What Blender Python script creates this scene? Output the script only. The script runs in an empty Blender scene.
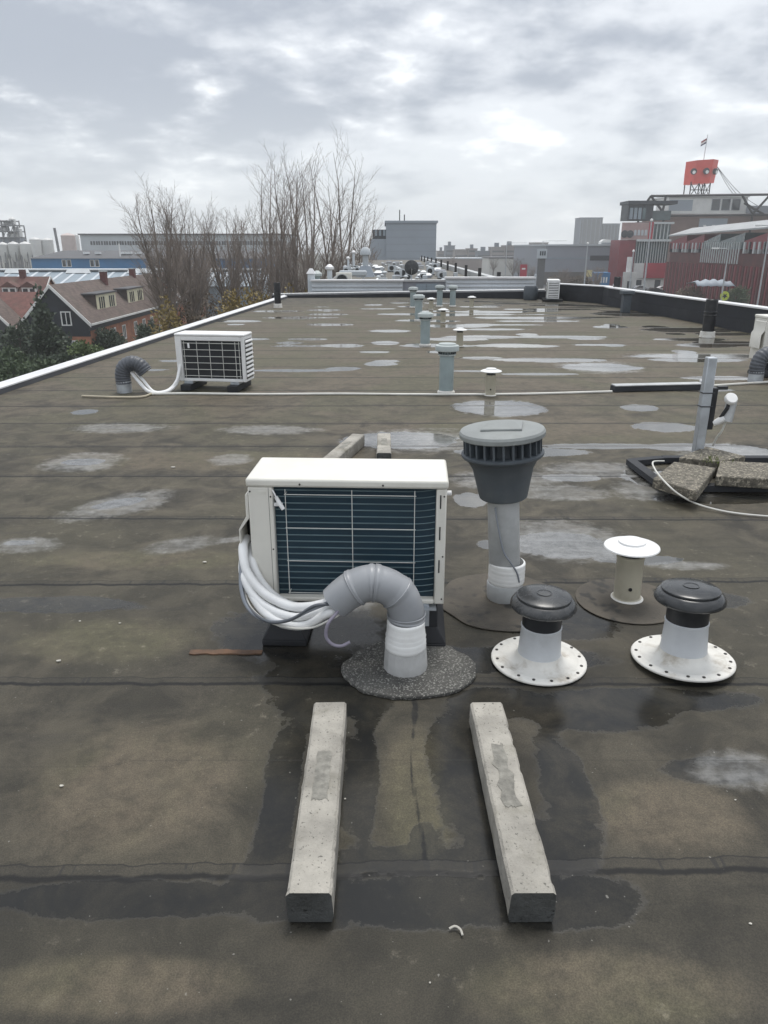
import bpy, math, random
from mathutils import Vector, Matrix, noise

# ---------------------------------------------------------------- camera, sky, sun, exposure
scene = bpy.context.scene
COL = scene.collection
R = math.radians
EYE, PITCH, FOC = 1.55, R(19.7), 740.0          # eye height over the roof, downward tilt, focal length in pixels (768 x 1024)
STREET = -10.0                                  # street level below the roof surface (z = 0)

cam_data = bpy.data.cameras.new('camera')
cam_data.sensor_fit = 'VERTICAL'
cam_data.sensor_height = 36.0
cam_data.lens = 36.0 * FOC / 1024.0
cam_data.clip_start = 0.05
cam_data.clip_end = 6000
cam = bpy.data.objects.new('camera', cam_data)
COL.objects.link(cam)
cam.location = (0, 0, EYE)
cam.rotation_euler = (R(90) - PITCH, 0, 0)
scene.camera = cam

SUN_EL, SUN_AZ = R(70), R(20)                   # the bright part of the overcast is ahead and a little to the right
world = bpy.data.worlds.new('World')
scene.world = world
world.use_nodes = True
wt = world.node_tree
wt.nodes.clear()


def N(t, kind, **kw):
    n = t.nodes.new(kind)
    for k, v in kw.items():
        setattr(n, k, v)
    return n


def put(t, sock, v):
    if isinstance(v, bpy.types.NodeSocket):
        t.links.new(v, sock)
    else:
        sock.default_value = v


def math_node(t, op, a, b=None, c=None, clamp=False):
    n = N(t, 'ShaderNodeMath', operation=op, use_clamp=clamp)
    put(t, n.inputs[0], a)
    if b is not None:
        put(t, n.inputs[1], b)
    if c is not None:
        put(t, n.inputs[2], c)
    return n.outputs[0]


def mix_col(t, fac, a, b, mode='MIX'):
    n = N(t, 'ShaderNodeMix', data_type='RGBA', blend_type=mode)
    n.clamp_factor = True
    put(t, n.inputs[0], fac)
    put(t, n.inputs[6], a if isinstance(a, bpy.types.NodeSocket) else (*a[:3], 1))
    put(t, n.inputs[7], b if isinstance(b, bpy.types.NodeSocket) else (*b[:3], 1))
    return n.outputs[2]


def mix_val(t, fac, a, b):
    n = N(t, 'ShaderNodeMix', data_type='FLOAT')
    put(t, n.inputs[0], fac)
    put(t, n.inputs[2], a)
    put(t, n.inputs[3], b)
    return n.outputs[0]


def sstep(t, v, lo, hi, a=0.0, b=1.0):
    n = N(t, 'ShaderNodeMapRange', interpolation_type='SMOOTHSTEP')
    put(t, n.inputs[0], v)
    n.inputs[1].default_value = lo
    n.inputs[2].default_value = hi
    n.inputs[3].default_value = a
    n.inputs[4].default_value = b
    return n.outputs[0]


def tex_noise(t, vec, scale, detail=4.0, rough=0.55, w=None, dist=0.0):
    n = N(t, 'ShaderNodeTexNoise')
    if w is not None:
        n.noise_dimensions = '4D'
        put(t, n.inputs['W'], w)
    if vec is not None:
        t.links.new(vec, n.inputs['Vector'])
    n.inputs['Scale'].default_value = scale
    n.inputs['Detail'].default_value = detail
    n.inputs['Roughness'].default_value = rough
    n.inputs['Distortion'].default_value = dist
    return n.outputs['Fac']


def mapping(t, vec, scale=(1, 1, 1), rot=(0, 0, 0), loc=(0, 0, 0)):
    n = N(t, 'ShaderNodeMapping')
    t.links.new(vec, n.inputs[0])
    n.inputs['Location'].default_value = loc
    n.inputs['Rotation'].default_value = rot
    n.inputs['Scale'].default_value = scale
    return n.outputs[0]


# overcast sky: a Nishita sky behind a nearly closed layer of stratocumulus, projected on a flat ceiling
t = wt
nish = N(t, 'ShaderNodeTexSky', sky_type='NISHITA')
nish.sun_disc = False
nish.sun_elevation = SUN_EL
nish.sun_rotation = SUN_AZ
bg_blue = N(t, 'ShaderNodeBackground')
t.links.new(nish.outputs[0], bg_blue.inputs[0])
bg_blue.inputs[1].default_value = 0.08
tc = N(t, 'ShaderNodeTexCoord')
sep = N(t, 'ShaderNodeSeparateXYZ')
t.links.new(tc.outputs['Generated'], sep.inputs[0])
zpos = math_node(t, 'MAXIMUM', sep.outputs[2], 0.0)
den = math_node(t, 'ADD', zpos, 0.26)
cx = math_node(t, 'DIVIDE', sep.outputs[0], den)
cy = math_node(t, 'DIVIDE', sep.outputs[1], den)
comb = N(t, 'ShaderNodeCombineXYZ')
t.links.new(cx, comb.inputs[0])
t.links.new(cy, comb.inputs[1])
plane = comb.outputs[0]
big = tex_noise(t, mapping(t, plane, (0.8, 0.9, 1), loc=(3.1, 1.7, 0)), 1.0, 3.0, 0.5)
mid = tex_noise(t, mapping(t, plane, (2.7, 2.7, 1), loc=(0.4, 8.3, 2)), 1.0, 7.0, 0.50, dist=0.12)
fine = tex_noise(t, mapping(t, plane, (7.0, 7.0, 1), loc=(5.0, 2.0, 6)), 1.0, 6.0, 0.55, dist=0.12)
mixn = math_node(t, 'ADD', math_node(t, 'MULTIPLY', big, 0.35), math_node(t, 'ADD', math_node(t, 'MULTIPLY', mid, 0.45), math_node(t, 'MULTIPLY', fine, 0.2)))
cloud = mix_col(t, sstep(t, mixn, 0.42, 0.56), (0.252, 0.274, 0.312), (0.482, 0.500, 0.525))
gap = sstep(t, math_node(t, 'ADD', math_node(t, 'MULTIPLY', mid, 0.65), math_node(t, 'MULTIPLY', fine, 0.35)), 0.535, 0.70)
cloud = mix_col(t, math_node(t, 'MULTIPLY', gap, 0.95), cloud, (0.80, 0.81, 0.80))
low = sstep(t, sep.outputs[2], 0.0, 0.20, 1.0, 0.0)
cloud = mix_col(t, math_node(t, 'MULTIPLY', low, 0.66), cloud, (0.438, 0.465, 0.485))
bg_cloud = N(t, 'ShaderNodeBackground')
t.links.new(cloud, bg_cloud.inputs[0])
# an overcast zenith is brighter than its rim
put(t, bg_cloud.inputs[1], sstep(t, sep.outputs[2], 0.30, 0.95, 1.0, 1.5))
mixs = N(t, 'ShaderNodeMixShader')
mixs.inputs[0].default_value = 0.94
t.links.new(bg_blue.outputs[0], mixs.inputs[1])
t.links.new(bg_cloud.outputs[0], mixs.inputs[2])
wo = N(t, 'ShaderNodeOutputWorld')
t.links.new(mixs.outputs[0], wo.inputs[0])

sun_data = bpy.data.lights.new('sun', 'SUN')
sun_data.energy = 1.0
sun_data.angle = R(20)
sun_data.color = (1.0, 0.96, 0.90)
sun = bpy.data.objects.new('sun', sun_data)
COL.objects.link(sun)
sun.rotation_euler = (R(90) - SUN_EL, 0, R(180) - SUN_AZ)
sun.location = (0, 0, 30)

scene.view_settings.view_transform = 'Standard'
scene.view_settings.look = 'None'
scene.view_settings.gamma = 1.0
scene.view_settings.exposure = 0.96
scene.view_settings.use_curve_mapping = False
scene.render.engine = 'CYCLES'
try:
    scene.cycles.use_denoising = True
    scene.cycles.denoiser = 'OPENIMAGEDENOISE'
except Exception:
    pass
scene.cycles.max_bounces = 6
scene.cycles.diffuse_bounces = 3
scene.cycles.glossy_bounces = 3
scene.cycles.transmission_bounces = 3
scene.cycles.volume_bounces = 2

# ---------------------------------------------------------------- helpers
SP, CP = math.sin(PITCH), math.cos(PITCH)


def ray(px, py):
    u, v = (px - 384.0) / FOC, (512.0 - py) / FOC
    return Vector((u, CP + v * SP, -SP + v * CP))


def gp(px, py, z=0.0):
    """world point where the sight line through a photo pixel meets height z"""
    d = ray(px, py)
    return Vector((0, 0, EYE)) + d * ((z - EYE) / d.z)


def yp(px, py, Y):
    """world point on the sight line at distance Y ahead"""
    d = ray(px, py)
    return Vector((0, 0, EYE)) + d * (Y / d.y)


def spline(pts, n=8):
    P = [Vector(p) for p in pts]
    P = [P[0] * 2 - P[1]] + P + [P[-1] * 2 - P[-2]]
    out = []
    for i in range(1, len(P) - 2):
        for k in range(n):
            s = k / n
            a, b, c, d = P[i - 1], P[i], P[i + 1], P[i + 2]
            out.append(0.5 * ((2 * b) + (c - a) * s + (2 * a - 5 * b + 4 * c - d) * s * s + (3 * b - a - 3 * c + d) * s ** 3))
    out.append(P[-2])
    return out


class MB:
    def __init__(s):
        s.v, s.f, s.m = [], [], []

    def face(s, idx, mi=0):
        s.f.append(tuple(idx))
        s.m.append(mi)

    def poly(s, pts, mi=0):
        b = len(s.v)
        s.v += [tuple(p) for p in pts]
        s.face(range(b, b + len(pts)), mi)
        return s

    def box(s, x0, x1, y0, y1, z0, z1, M=None, mi=0):
        c = [Vector(p) for p in ((x0, y0, z0), (x1, y0, z0), (x1, y1, z0), (x0, y1, z0), (x0, y0, z1), (x1, y0, z1), (x1, y1, z1), (x0, y1, z1))]
        if M is not None:
            c = [M @ p for p in c]
        b = len(s.v)
        s.v += [tuple(p) for p in c]
        for q in ((3, 2, 1, 0), (4, 5, 6, 7), (0, 1, 5, 4), (1, 2, 6, 5), (2, 3, 7, 6), (3, 0, 4, 7)):
            s.face([b + i for i in q], mi)
        return s

    def prism(s, poly, a0, a1, axis='z', mi=0, M=None):
        def mk(p, a):
            if axis == 'z':
                q = Vector((p[0], p[1], a))
            elif axis == 'y':
                q = Vector((p[0], a, p[1]))
            else:
                q = Vector((a, p[0], p[1]))
            return tuple(M @ q) if M is not None else tuple(q)
        n, b = len(poly), len(s.v)
        s.v += [mk(p, a0) for p in poly] + [mk(p, a1) for p in poly]
        s.face([b + i for i in reversed(range(n))], mi)
        s.face([b + n + i for i in range(n)], mi)
        for i in range(n):
            j = (i + 1) % n
            s.face((b + i, b + j, b + n + j, b + n + i), mi)
        return s

    def frustum(s, lo, hi, z0, z1, mi=0):
        """lo / hi: (x0, x1, y0, y1) rectangles"""
        b = len(s.v)
        for (x0, x1, y0, y1), z in ((lo, z0), (hi, z1)):
            s.v += [(x0, y0, z), (x1, y0, z), (x1, y1, z), (x0, y1, z)]
        for q in ((3, 2, 1, 0), (4, 5, 6, 7), (0, 1, 5, 4), (1, 2, 6, 5), (2, 3, 7, 6), (3, 0, 4, 7)):
            s.face([b + i for i in q], mi)
        return s

    def lathe(s, prof, n=32, c=(0, 0, 0), mi=0, M=None):
        rings = []
        for r, z in prof:
            if r < 1e-6:
                p = Vector((c[0], c[1], c[2] + z))
                s.v.append(tuple(M @ p) if M is not None else tuple(p))
                rings.append([len(s.v) - 1])
            else:
                b = len(s.v)
                for i in range(n):
                    a = 2 * math.pi * i / n
                    p = Vector((c[0] + r * math.cos(a), c[1] + r * math.sin(a), c[2] + z))
                    s.v.append(tuple(M @ p) if M is not None else tuple(p))
                rings.append(list(range(b, b + n)))
        for A, B in zip(rings, rings[1:]):
            if len(A) == 1 and len(B) == 1:
                continue
            for i in range(n):
                j = (i + 1) % n
                if len(A) == 1:
                    s.face((A[0], B[j], B[i]), mi)
                elif len(B) == 1:
                    s.face((A[i], A[j], B[0]), mi)
                else:
                    s.face((A[i], A[j], B[j], B[i]), mi)
        return s

    def tube(s, pts, r, n=10, mi=0, caps=True):
        P = [Vector(p) for p in pts]
        rad = r if isinstance(r, (list, tuple)) else [r] * len(P)
        T = []
        for i in range(len(P)):
            d = P[min(i + 1, len(P) - 1)] - P[max(i - 1, 0)]
            T.append(d.normalized() if d.length > 1e-9 else Vector((0, 0, 1)))
        up = Vector((0, 0, 1)) if abs(T[0].z) < 0.9 else Vector((1, 0, 0))
        nrm = (up - T[0] * up.dot(T[0])).normalized()
        rings = []
        for i, p in enumerate(P):
            nrm = nrm - T[i] * nrm.dot(T[i])
            nrm = nrm.normalized() if nrm.length > 1e-6 else T[i].orthogonal().normalized()
            bn = T[i].cross(nrm)
            b = len(s.v)
            for k in range(n):
                a = 2 * math.pi * k / n
                s.v.append(tuple(p + (nrm * math.cos(a) + bn * math.sin(a)) * rad[i]))
            rings.append(b)
        for b0, b1 in zip(rings, rings[1:]):
            for k in range(n):
                j = (k + 1) % n
                s.face((b0 + k, b0 + j, b1 + j, b1 + k), mi)
        if caps:
            s.face([rings[0] + k for k in reversed(range(n))], mi)
            s.face([rings[-1] + k for k in range(n)], mi)
        return s

    def build(s, name, mat, parent=None, bevel=0.0, angle=35, seg=2):
        me = bpy.data.meshes.new(name)
        me.from_pydata(s.v, [], s.f)
        for m in (mat if isinstance(mat, (list, tuple)) else [mat]):
            me.materials.append(m)
        if any(s.m):
            me.polygons.foreach_set('material_index', s.m)
        me.polygons.foreach_set('use_smooth', [True] * len(me.polygons))
        me.validate()
        me.update()
        me.set_sharp_from_angle(angle=R(angle))
        o = bpy.data.objects.new(name, me)
        COL.objects.link(o)
        o.parent = parent
        if bevel > 0:
            b = o.modifiers.new('bevel', 'BEVEL')
            b.width = bevel
            b.segments = seg
            b.limit_method = 'ANGLE'
            b.angle_limit = R(40)
        return o


def tag(o, label=None, cat=None, group=None, kind=None):
    if label:
        o['label'] = label
    if cat:
        o['category'] = cat
    if group:
        o['group'] = group
    if kind:
        o['kind'] = kind
    return o


def thing(name, label, cat, loc=(0, 0, 0), rz=0.0, group=None, rx=0.0, ry=0.0):
    o = bpy.data.objects.new(name, None)
    o.empty_display_size = 0.1
    COL.objects.link(o)
    o.location = loc
    o.rotation_euler = (rx, ry, rz)
    return tag(o, label, cat, group)


KIDS = {}


def dup(root, loc, rz=0.0, label=None, scale=None, tilt=None):
    """a copy of a thing with copies of its parts and sub-parts (shared meshes)"""
    if root.name not in KIDS:
        KIDS[root.name] = [(c, [g for g in COL.objects if g.parent == c]) for c in [o for o in COL.objects if o.parent == root]]
    r = root.copy()
    COL.objects.link(r)
    r.location = loc
    r.rotation_euler = (tilt[0] if tilt else 0, tilt[1] if tilt else 0, rz)
    if scale:
        r.scale = scale
    if label:
        r['label'] = label
    for c, gs in KIDS[root.name]:
        d = c.copy()
        COL.objects.link(d)
        d.parent = r
        for g in gs:
            e = g.copy()
            COL.objects.link(e)
            e.parent = d
    return r


# ---------------------------------------------------------------- materials
MATS = {}


def pm(name, col, rough=0.6, metal=0.0, var=0.18, scale=5.0, bump=0.0, bscale=60.0, dirt=None, dirt_amt=0.5, dirt_scale=3.0, streak=0.0, spec=0.5, speck=None):
    """procedural painted / weathered surface"""
    if name in MATS:
        return MATS[name]
    m = bpy.data.materials.new(name)
    m.use_nodes = True
    t = m.node_tree
    b = t.nodes['Principled BSDF']
    tc = N(t, 'ShaderNodeTexCoord')
    oi = N(t, 'ShaderNodeObjectInfo')
    w = math_node(t, 'MULTIPLY', oi.outputs['Random'], 37.0)
    vec = tc.outputs['Object']
    n1 = tex_noise(t, vec, scale, 5.0, 0.6, w=w)
    c = mix_col(t, sstep(t, n1, 0.3, 0.7), tuple(x * (1 - var) for x in col), tuple(min(1, x * (1 + var)) for x in col))
    if dirt:
        n2 = tex_noise(t, vec, dirt_scale, 7.0, 0.65, w=w, dist=0.3)
        c = mix_col(t, sstep(t, n2, 0.48, 0.78, 0, dirt_amt), c, dirt)
    if streak:
        n3 = tex_noise(t, mapping(t, vec, (14, 14, 0.8)), 1.0, 4.0, 0.6, w=w)
        c = mix_col(t, sstep(t, n3, 0.5, 0.8, 0, streak), c, tuple(x * 0.45 for x in col))
    if speck:
        n4 = tex_noise(t, vec, speck[1], 2.0, 0.7, w=w)
        c = mix_col(t, sstep(t, n4, speck[2], speck[2] + 0.1), c, speck[0])
    t.links.new(c, b.inputs['Base Color'])
    put(t, b.inputs['Roughness'], sstep(t, n1, 0.2, 0.8, max(0.03, rough - 0.1), min(1, rough + 0.1)))
    b.inputs['Metallic'].default_value = metal
    b.inputs['Specular IOR Level'].default_value = spec
    if bump:
        bn = N(t, 'ShaderNodeBump')
        bn.inputs['Strength'].default_value = bump
        bn.inputs['Distance'].default_value = 0.01
        t.links.new(tex_noise(t, vec, bscale, 5.0, 0.65, w=w), bn.inputs['Height'])
        t.links.new(bn.outputs[0], b.inputs['Normal'])
    MATS[name] = m
    return m


CREAM = pm('cream_enamel', (0.74, 0.72, 0.65), 0.38, var=0.05, dirt=(0.45, 0.42, 0.35), dirt_amt=0.22, dirt_scale=4, streak=0.07)
CREAM_PANEL = pm('cream_panel', (0.72, 0.70, 0.635), 0.45, var=0.05, dirt=(0.40, 0.37, 0.30), dirt_amt=0.2, streak=0.1)
WHITE = pm('white_plastic', (0.78, 0.78, 0.77), 0.45, var=0.05, dirt=(0.5, 0.48, 0.43), dirt_amt=0.25, dirt_scale=9)
WHITE_OLD = pm('white_weathered', (0.68, 0.665, 0.62), 0.6, var=0.10, dirt=(0.27, 0.22, 0.15), dirt_amt=0.85, dirt_scale=11, streak=0.1)
SLEEVE_PALE = pm('pale_zinc_sleeve', (0.56, 0.58, 0.60), 0.5, var=0.08, dirt=(0.36, 0.35, 0.33), dirt_amt=0.5, dirt_scale=9, streak=0.25)
FOAM = pm('white_insulation', (0.82, 0.82, 0.81), 0.55, var=0.05, dirt=(0.5, 0.5, 0.48), dirt_amt=0.3, dirt_scale=14, bump=0.15, bscale=120)
TAPE = pm('white_tape', (0.84, 0.84, 0.82), 0.5, var=0.04, dirt=(0.5, 0.48, 0.44), dirt_amt=0.25, dirt_scale=10)
PVC = pm('grey_pvc', (0.30, 0.31, 0.325), 0.38, var=0.07, dirt=(0.38, 0.38, 0.37), dirt_amt=0.3, dirt_scale=6)
SLEEVE = pm('grey_lead_sleeve', (0.50, 0.50, 0.49), 0.6, var=0.12, dirt=(0.25, 0.24, 0.22), dirt_amt=0.5, dirt_scale=9, bump=0.2, bscale=40)
GALV = pm('galvanised', (0.50, 0.53, 0.56), 0.42, 0.55, var=0.12, scale=12, dirt=(0.30, 0.31, 0.32), dirt_amt=0.4, streak=0.15)
GALV_DULL = pm('galvanised_dull', (0.47, 0.48, 0.48), 0.5, 0.25, var=0.12, scale=9, dirt=(0.25, 0.26, 0.26), dirt_amt=0.5)
VENT_GREY = pm('vent_grey', (0.075, 0.088, 0.100), 0.55, var=0.14, scale=7, dirt=(0.17, 0.17, 0.165), dirt_amt=0.3, dirt_scale=5)
VENT_LID = pm('vent_lid_grey', (0.25, 0.265, 0.26), 0.6, var=0.12, scale=6, dirt=(0.15, 0.15, 0.13), dirt_amt=0.5, dirt_scale=6, bump=0.1)
BLACK_PL = pm('black_plastic', (0.022, 0.023, 0.026), 0.36, var=0.25, dirt=(0.10, 0.10, 0.095), dirt_amt=0.4, dirt_scale=7)
CAP_GREY = pm('cap_dark_grey', (0.036, 0.038, 0.040), 0.24, var=0.3, scale=8, dirt=(0.13, 0.125, 0.115), dirt_amt=0.5, dirt_scale=8)
RUBBER = pm('black_rubber', (0.018, 0.019, 0.022), 0.6, var=0.3, dirt=(0.06, 0.06, 0.055), dirt_amt=0.4)
BEIGE = pm('beige_pipe', (0.46, 0.43, 0.34), 0.55, var=0.08, dirt=(0.25, 0.22, 0.16), dirt_amt=0.45, dirt_scale=6, streak=0.15)
TEAL = pm('grey_green_pipe', (0.30, 0.36, 0.365), 0.5, var=0.08, scale=7, dirt=(0.20, 0.23, 0.22), dirt_amt=0.4, streak=0.15)
TEAL_CAP = pm('grey_green_cap', (0.42, 0.46, 0.45), 0.55, var=0.08, dirt=(0.25, 0.27, 0.25), dirt_amt=0.4)
CONCRETE = pm('concrete', (0.345, 0.325, 0.285), 0.85, var=0.28, scale=7, bump=0.9, bscale=55, dirt=(0.14, 0.13, 0.09), dirt_amt=0.85, dirt_scale=6, speck=((0.12, 0.115, 0.10), 120, 0.60))
CONC_END = pm('concrete_wet_shaded_end', (0.075, 0.078, 0.076), 0.4, var=0.3, scale=12, bump=0.5, bscale=80, speck=((0.02, 0.02, 0.02), 60, 0.62))  # wet beam ends, with the shade on those faces painted in
CONC_PRINT = pm('concrete_worn_recess', (0.25, 0.24, 0.21), 0.9, var=0.3, scale=30, bump=0.8, bscale=90, dirt=(0.11, 0.105, 0.09), dirt_amt=0.7, dirt_scale=18)
TILE = pm('aggregate_tile', (0.13, 0.118, 0.095), 0.9, var=0.45, scale=26, bump=1.0, bscale=55, speck=((0.34, 0.305, 0.24), 62, 0.52), dirt=(0.07, 0.07, 0.05), dirt_amt=0.6, dirt_scale=9)
GRAVEL = pm('mineral_felt', (0.085, 0.083, 0.076), 0.9, var=0.4, scale=9, bump=1.0, bscale=110, speck=((0.30, 0.295, 0.27), 130, 0.53), dirt=(0.06, 0.062, 0.055), dirt_amt=0.6, dirt_scale=6)
STEEL_BOLT = pm('bolt_dark', (0.05, 0.045, 0.04), 0.5, 0.3, var=0.3)
CABLE_GREY = pm('grey_cable', (0.25, 0.27, 0.30), 0.45, var=0.1)
CABLE_BLACK = pm('black_cable', (0.02, 0.02, 0.022), 0.5)
CABLE_WHITE = pm('white_cable', (0.66, 0.65, 0.60), 0.5, var=0.08, dirt=(0.3, 0.28, 0.24), dirt_amt=0.4)
HOSE = pm('mauve_hose', (0.23, 0.21, 0.26), 0.4, var=0.1)
FELT_DARK = pm('black_felt', (0.030, 0.032, 0.037), 0.8, var=0.25, scale=3, dirt=(0.075, 0.078, 0.08), dirt_amt=0.5, dirt_scale=1.2, bump=0.3, bscale=30)
ALU = pm('alu_trim', (0.72, 0.72, 0.72), 0.45, 0.1, var=0.06, scale=2, dirt=(0.45, 0.44, 0.42), dirt_amt=0.4, dirt_scale=2)
GUARD = pm('guard_wire', (0.66, 0.66, 0.62), 0.45, var=0.05)


def coil_material():
    m = bpy.data.materials.new('coil_fins')
    m.use_nodes = True
    t = m.node_tree
    b = t.nodes['Principled BSDF']
    tc = N(t, 'ShaderNodeTexCoord')
    v = tc.outputs['Object']
    n = tex_noise(t, v, 6, 4)
    sx = N(t, 'ShaderNodeSeparateXYZ')
    t.links.new(v, sx.inputs[0])
    fins = math_node(t, 'FRACT', math_node(t, 'MULTIPLY', sx.outputs[0], 260.0))
    c = mix_col(t, n, (0.006, 0.020, 0.033), (0.014, 0.043, 0.064))
    c = mix_col(t, math_node(t, 'MULTIPLY', fins, 0.35), c, (0.03, 0.06, 0.09))
    t.links.new(c, b.inputs['Base Color'])
    b.inputs['Roughness'].default_value = 0.42
    bn = N(t, 'ShaderNodeBump')
    bn.inputs['Strength'].default_value = 0.4
    bn.inputs['Distance'].default_value = 0.003
    t.links.new(fins, bn.inputs['Height'])
    t.links.new(bn.outputs[0], b.inputs['Normal'])
    return m


COIL = coil_material()
COIL_TUBE = pm('coil_tube_row', (0.125, 0.185, 0.205), 0.4, var=0.2)
DARK_HOLE = pm('dark_interior', (0.012, 0.013, 0.015), 0.8)  # near-black paint for the shade inside openings
# ---------------------------------------------------------------- the flat roof we stand on
def line_x(p, q):
    k = (q.x - p.x) / (q.y - p.y)
    return lambda y: p.x + k * (y - p.y)


left_x = line_x(gp(0, 388.5, 0.06), gp(278, 299.0, 0.06))
right_x = line_x(Vector((6.55, 19.0, 0)), Vector((7.02, 14.3, 0)))
FAR = [(-3.6, 24.9), (0.9, 25.2), (5.15, 24.3), (6.4, 22.4), (7.4, 21.4)]


def far_y(x):
    for (a, ya), (b, yb) in zip(FAR, FAR[1:]):
        if x <= b:
            return ya + (yb - ya) * (x - a) / (b - a)
    return FAR[-1][1]


SEAMS = [-1.15, -0.28, 0.60, 1.505, 2.405, 3.29, 4.20, 5.08, 5.93, 6.77, 7.58]
while SEAMS[-1] < 24:
    SEAMS.append(SEAMS[-1] + 0.87 + 0.04 * math.sin(len(SEAMS) * 1.7))
random.seed(5)
SEAM_TILT = [random.uniform(-0.006, 0.006) for _ in SEAMS]
SEAM_TILT[3], SEAM_TILT[4], SEAM_TILT[5] = 0.014, -0.002, 0.010

WET, PALE, DAMP = [], [], []           # ellipses on the roof: standing water, pale lime film with sky reflection painted in, damp felt


def spot(dst, px, py, rx, ry, lean=0.0):
    c = gp(px, py)
    ax = c.y * CP + EYE * SP
    b = max(0.03, 0.5 * (gp(px, py - ry).y - gp(px, py + ry).y))
    if dst is WET and py < 400:
        b *= 0.72
    dst.append((c.x, c.y, rx / FOC * ax, b, lean))


for a in ((83, 462, 22, 4), (85, 412, 14, 3), (120, 503, 24, 5, .5), (20, 543, 18, 3), (500, 408, 50, 8), (640, 408, 20, 3.5), (665, 427, 32, 5),
          (600, 367, 40, 6), (700, 356, 80, 3), (550, 360, 60, 3), (685, 352, 12, 3), (712, 345, 36, 2.5), (722, 378, 40, 3), (700, 390, 34, 3),
          (380, 364, 18, 3), (385, 343, 15, 3), (374, 352, 18, 1.4), (290, 343, 14, 2), (390, 331, 22, 2), (300, 318, 16, 2), (325, 310, 18, 1.5),
          (690, 330, 50, 3.5), (640, 314, 50, 3.5), (590, 303, 46, 2.5), (730, 343, 40, 3), (610, 327, 18, 2), (655, 327, 14, 2), (480, 337, 40, 2.5),
          (520, 346, 40, 2.5), (560, 337, 50, 2.0), (455, 326, 40, 2.4), (540, 318, 60, 2), (490, 312, 40, 1.6), (440, 315, 36, 1.6), (560, 309, 40, 1.6),
          (440, 352, 14, 2), (480, 358, 22, 2), (600, 345, 30, 1.5), (540, 374, 40, 2), (470, 371, 30, 1.4), (150, 370, 20, 1.6),
          (740, 452, 40, 8), (690, 447, 50, 4), (600, 446, 60, 3), (400, 440, 62, 9), (520, 452, 70, 5), (660, 478, 40, 10), (720, 498, 70, 6),
          (560, 545, 50, 14), (640, 560, 46, 5),
          (500, 545, 26, 6), (470, 500, 18, 8), (570, 478, 30, 4)):
    spot(WET, *a)
for a in ((560, 540, 80, 26), (690, 566, 44, 6), (510, 480, 70, 12), (560, 492, 60, 10), (120, 505, 60, 16, .5), (83, 462, 48, 12), (30, 545, 40, 10), (230, 540, 24, 4, .4),
          (420, 440, 80, 14), (600, 470, 70, 10), (730, 455, 60, 14), (660, 490, 60, 14), (500, 408, 50, 10), (740, 770, 60, 26), (230, 460, 26, 7), (345, 600, 40, 14),
          (180, 545, 40, 10, .4), (270, 430, 60, 6), (120, 428, 60, 6), (600, 367, 50, 8), (700, 356, 90, 4)):
    spot(PALE, *a)
TANS = []
for a in ((282, 790, 22, 115), (362, 765, 22, 85), (330, 705, 66, 20), (462, 765, 36, 80), (500, 702, 60, 18), (566, 790, 30, 80), (600, 716, 80, 18), (530, 850, 80, 40),
          (400, 902, 170, 32), (300, 890, 80, 34), (560, 900, 90, 34), (330, 680, 80, 22), (120, 900, 170, 22), (640, 700, 140, 14), (300, 630, 90, 36), (560, 620, 70, 20),
          (470, 660, 160, 16), (720, 770, 60, 16), (400, 860, 90, 16), (424, 838, 16, 16), (60, 605, 90, 9), (690, 600, 60, 10)):
    spot(DAMP, *a)
for a in ((418, 790, 44, 75), (140, 780, 130, 75), (670, 815, 100, 44), (110, 640, 110, 26), (120, 985, 160, 40), (600, 990, 170, 50), (200, 460, 200, 12), (640, 430, 120, 8), (150, 560, 140, 12), (560, 430, 260, 20)):
    spot(TANS, *a)
TANS.append((1.0, 15.0, 14.0, 10.5, 0))
for a in ():
    spot(DAMP, *a)
random.seed(11)
for _ in range(90):                   # thin films lying along the laps farther out
    y = random.uniform(10.0, 24.0)
    x = random.uniform(-3.4 + max(0, 16 - y) * 0.05, 6.4)
    if random.random() < 0.3 and x < 1:
        x += 3
    k = min(SEAMS, key=lambda s: abs(s - y))
    WET.append((x, k - random.uniform(0.12, 0.32), random.uniform(0.15, 0.75), random.uniform(0.10, 0.24) * (0.6 + y / 24), 0))


def field(lst, x, y):
    v = -1.0
    for cx, cy, rx, ry, lean in lst:
        dx = x - cx
        dy = y - cy - lean * dx
        if abs(dx) > rx * 1.5 or abs(dy) > ry * 1.5:
            continue
        w = 1 - (dx / rx) ** 2 - (dy / ry) ** 2
        if w > v:
            v = w
    return v


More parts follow.
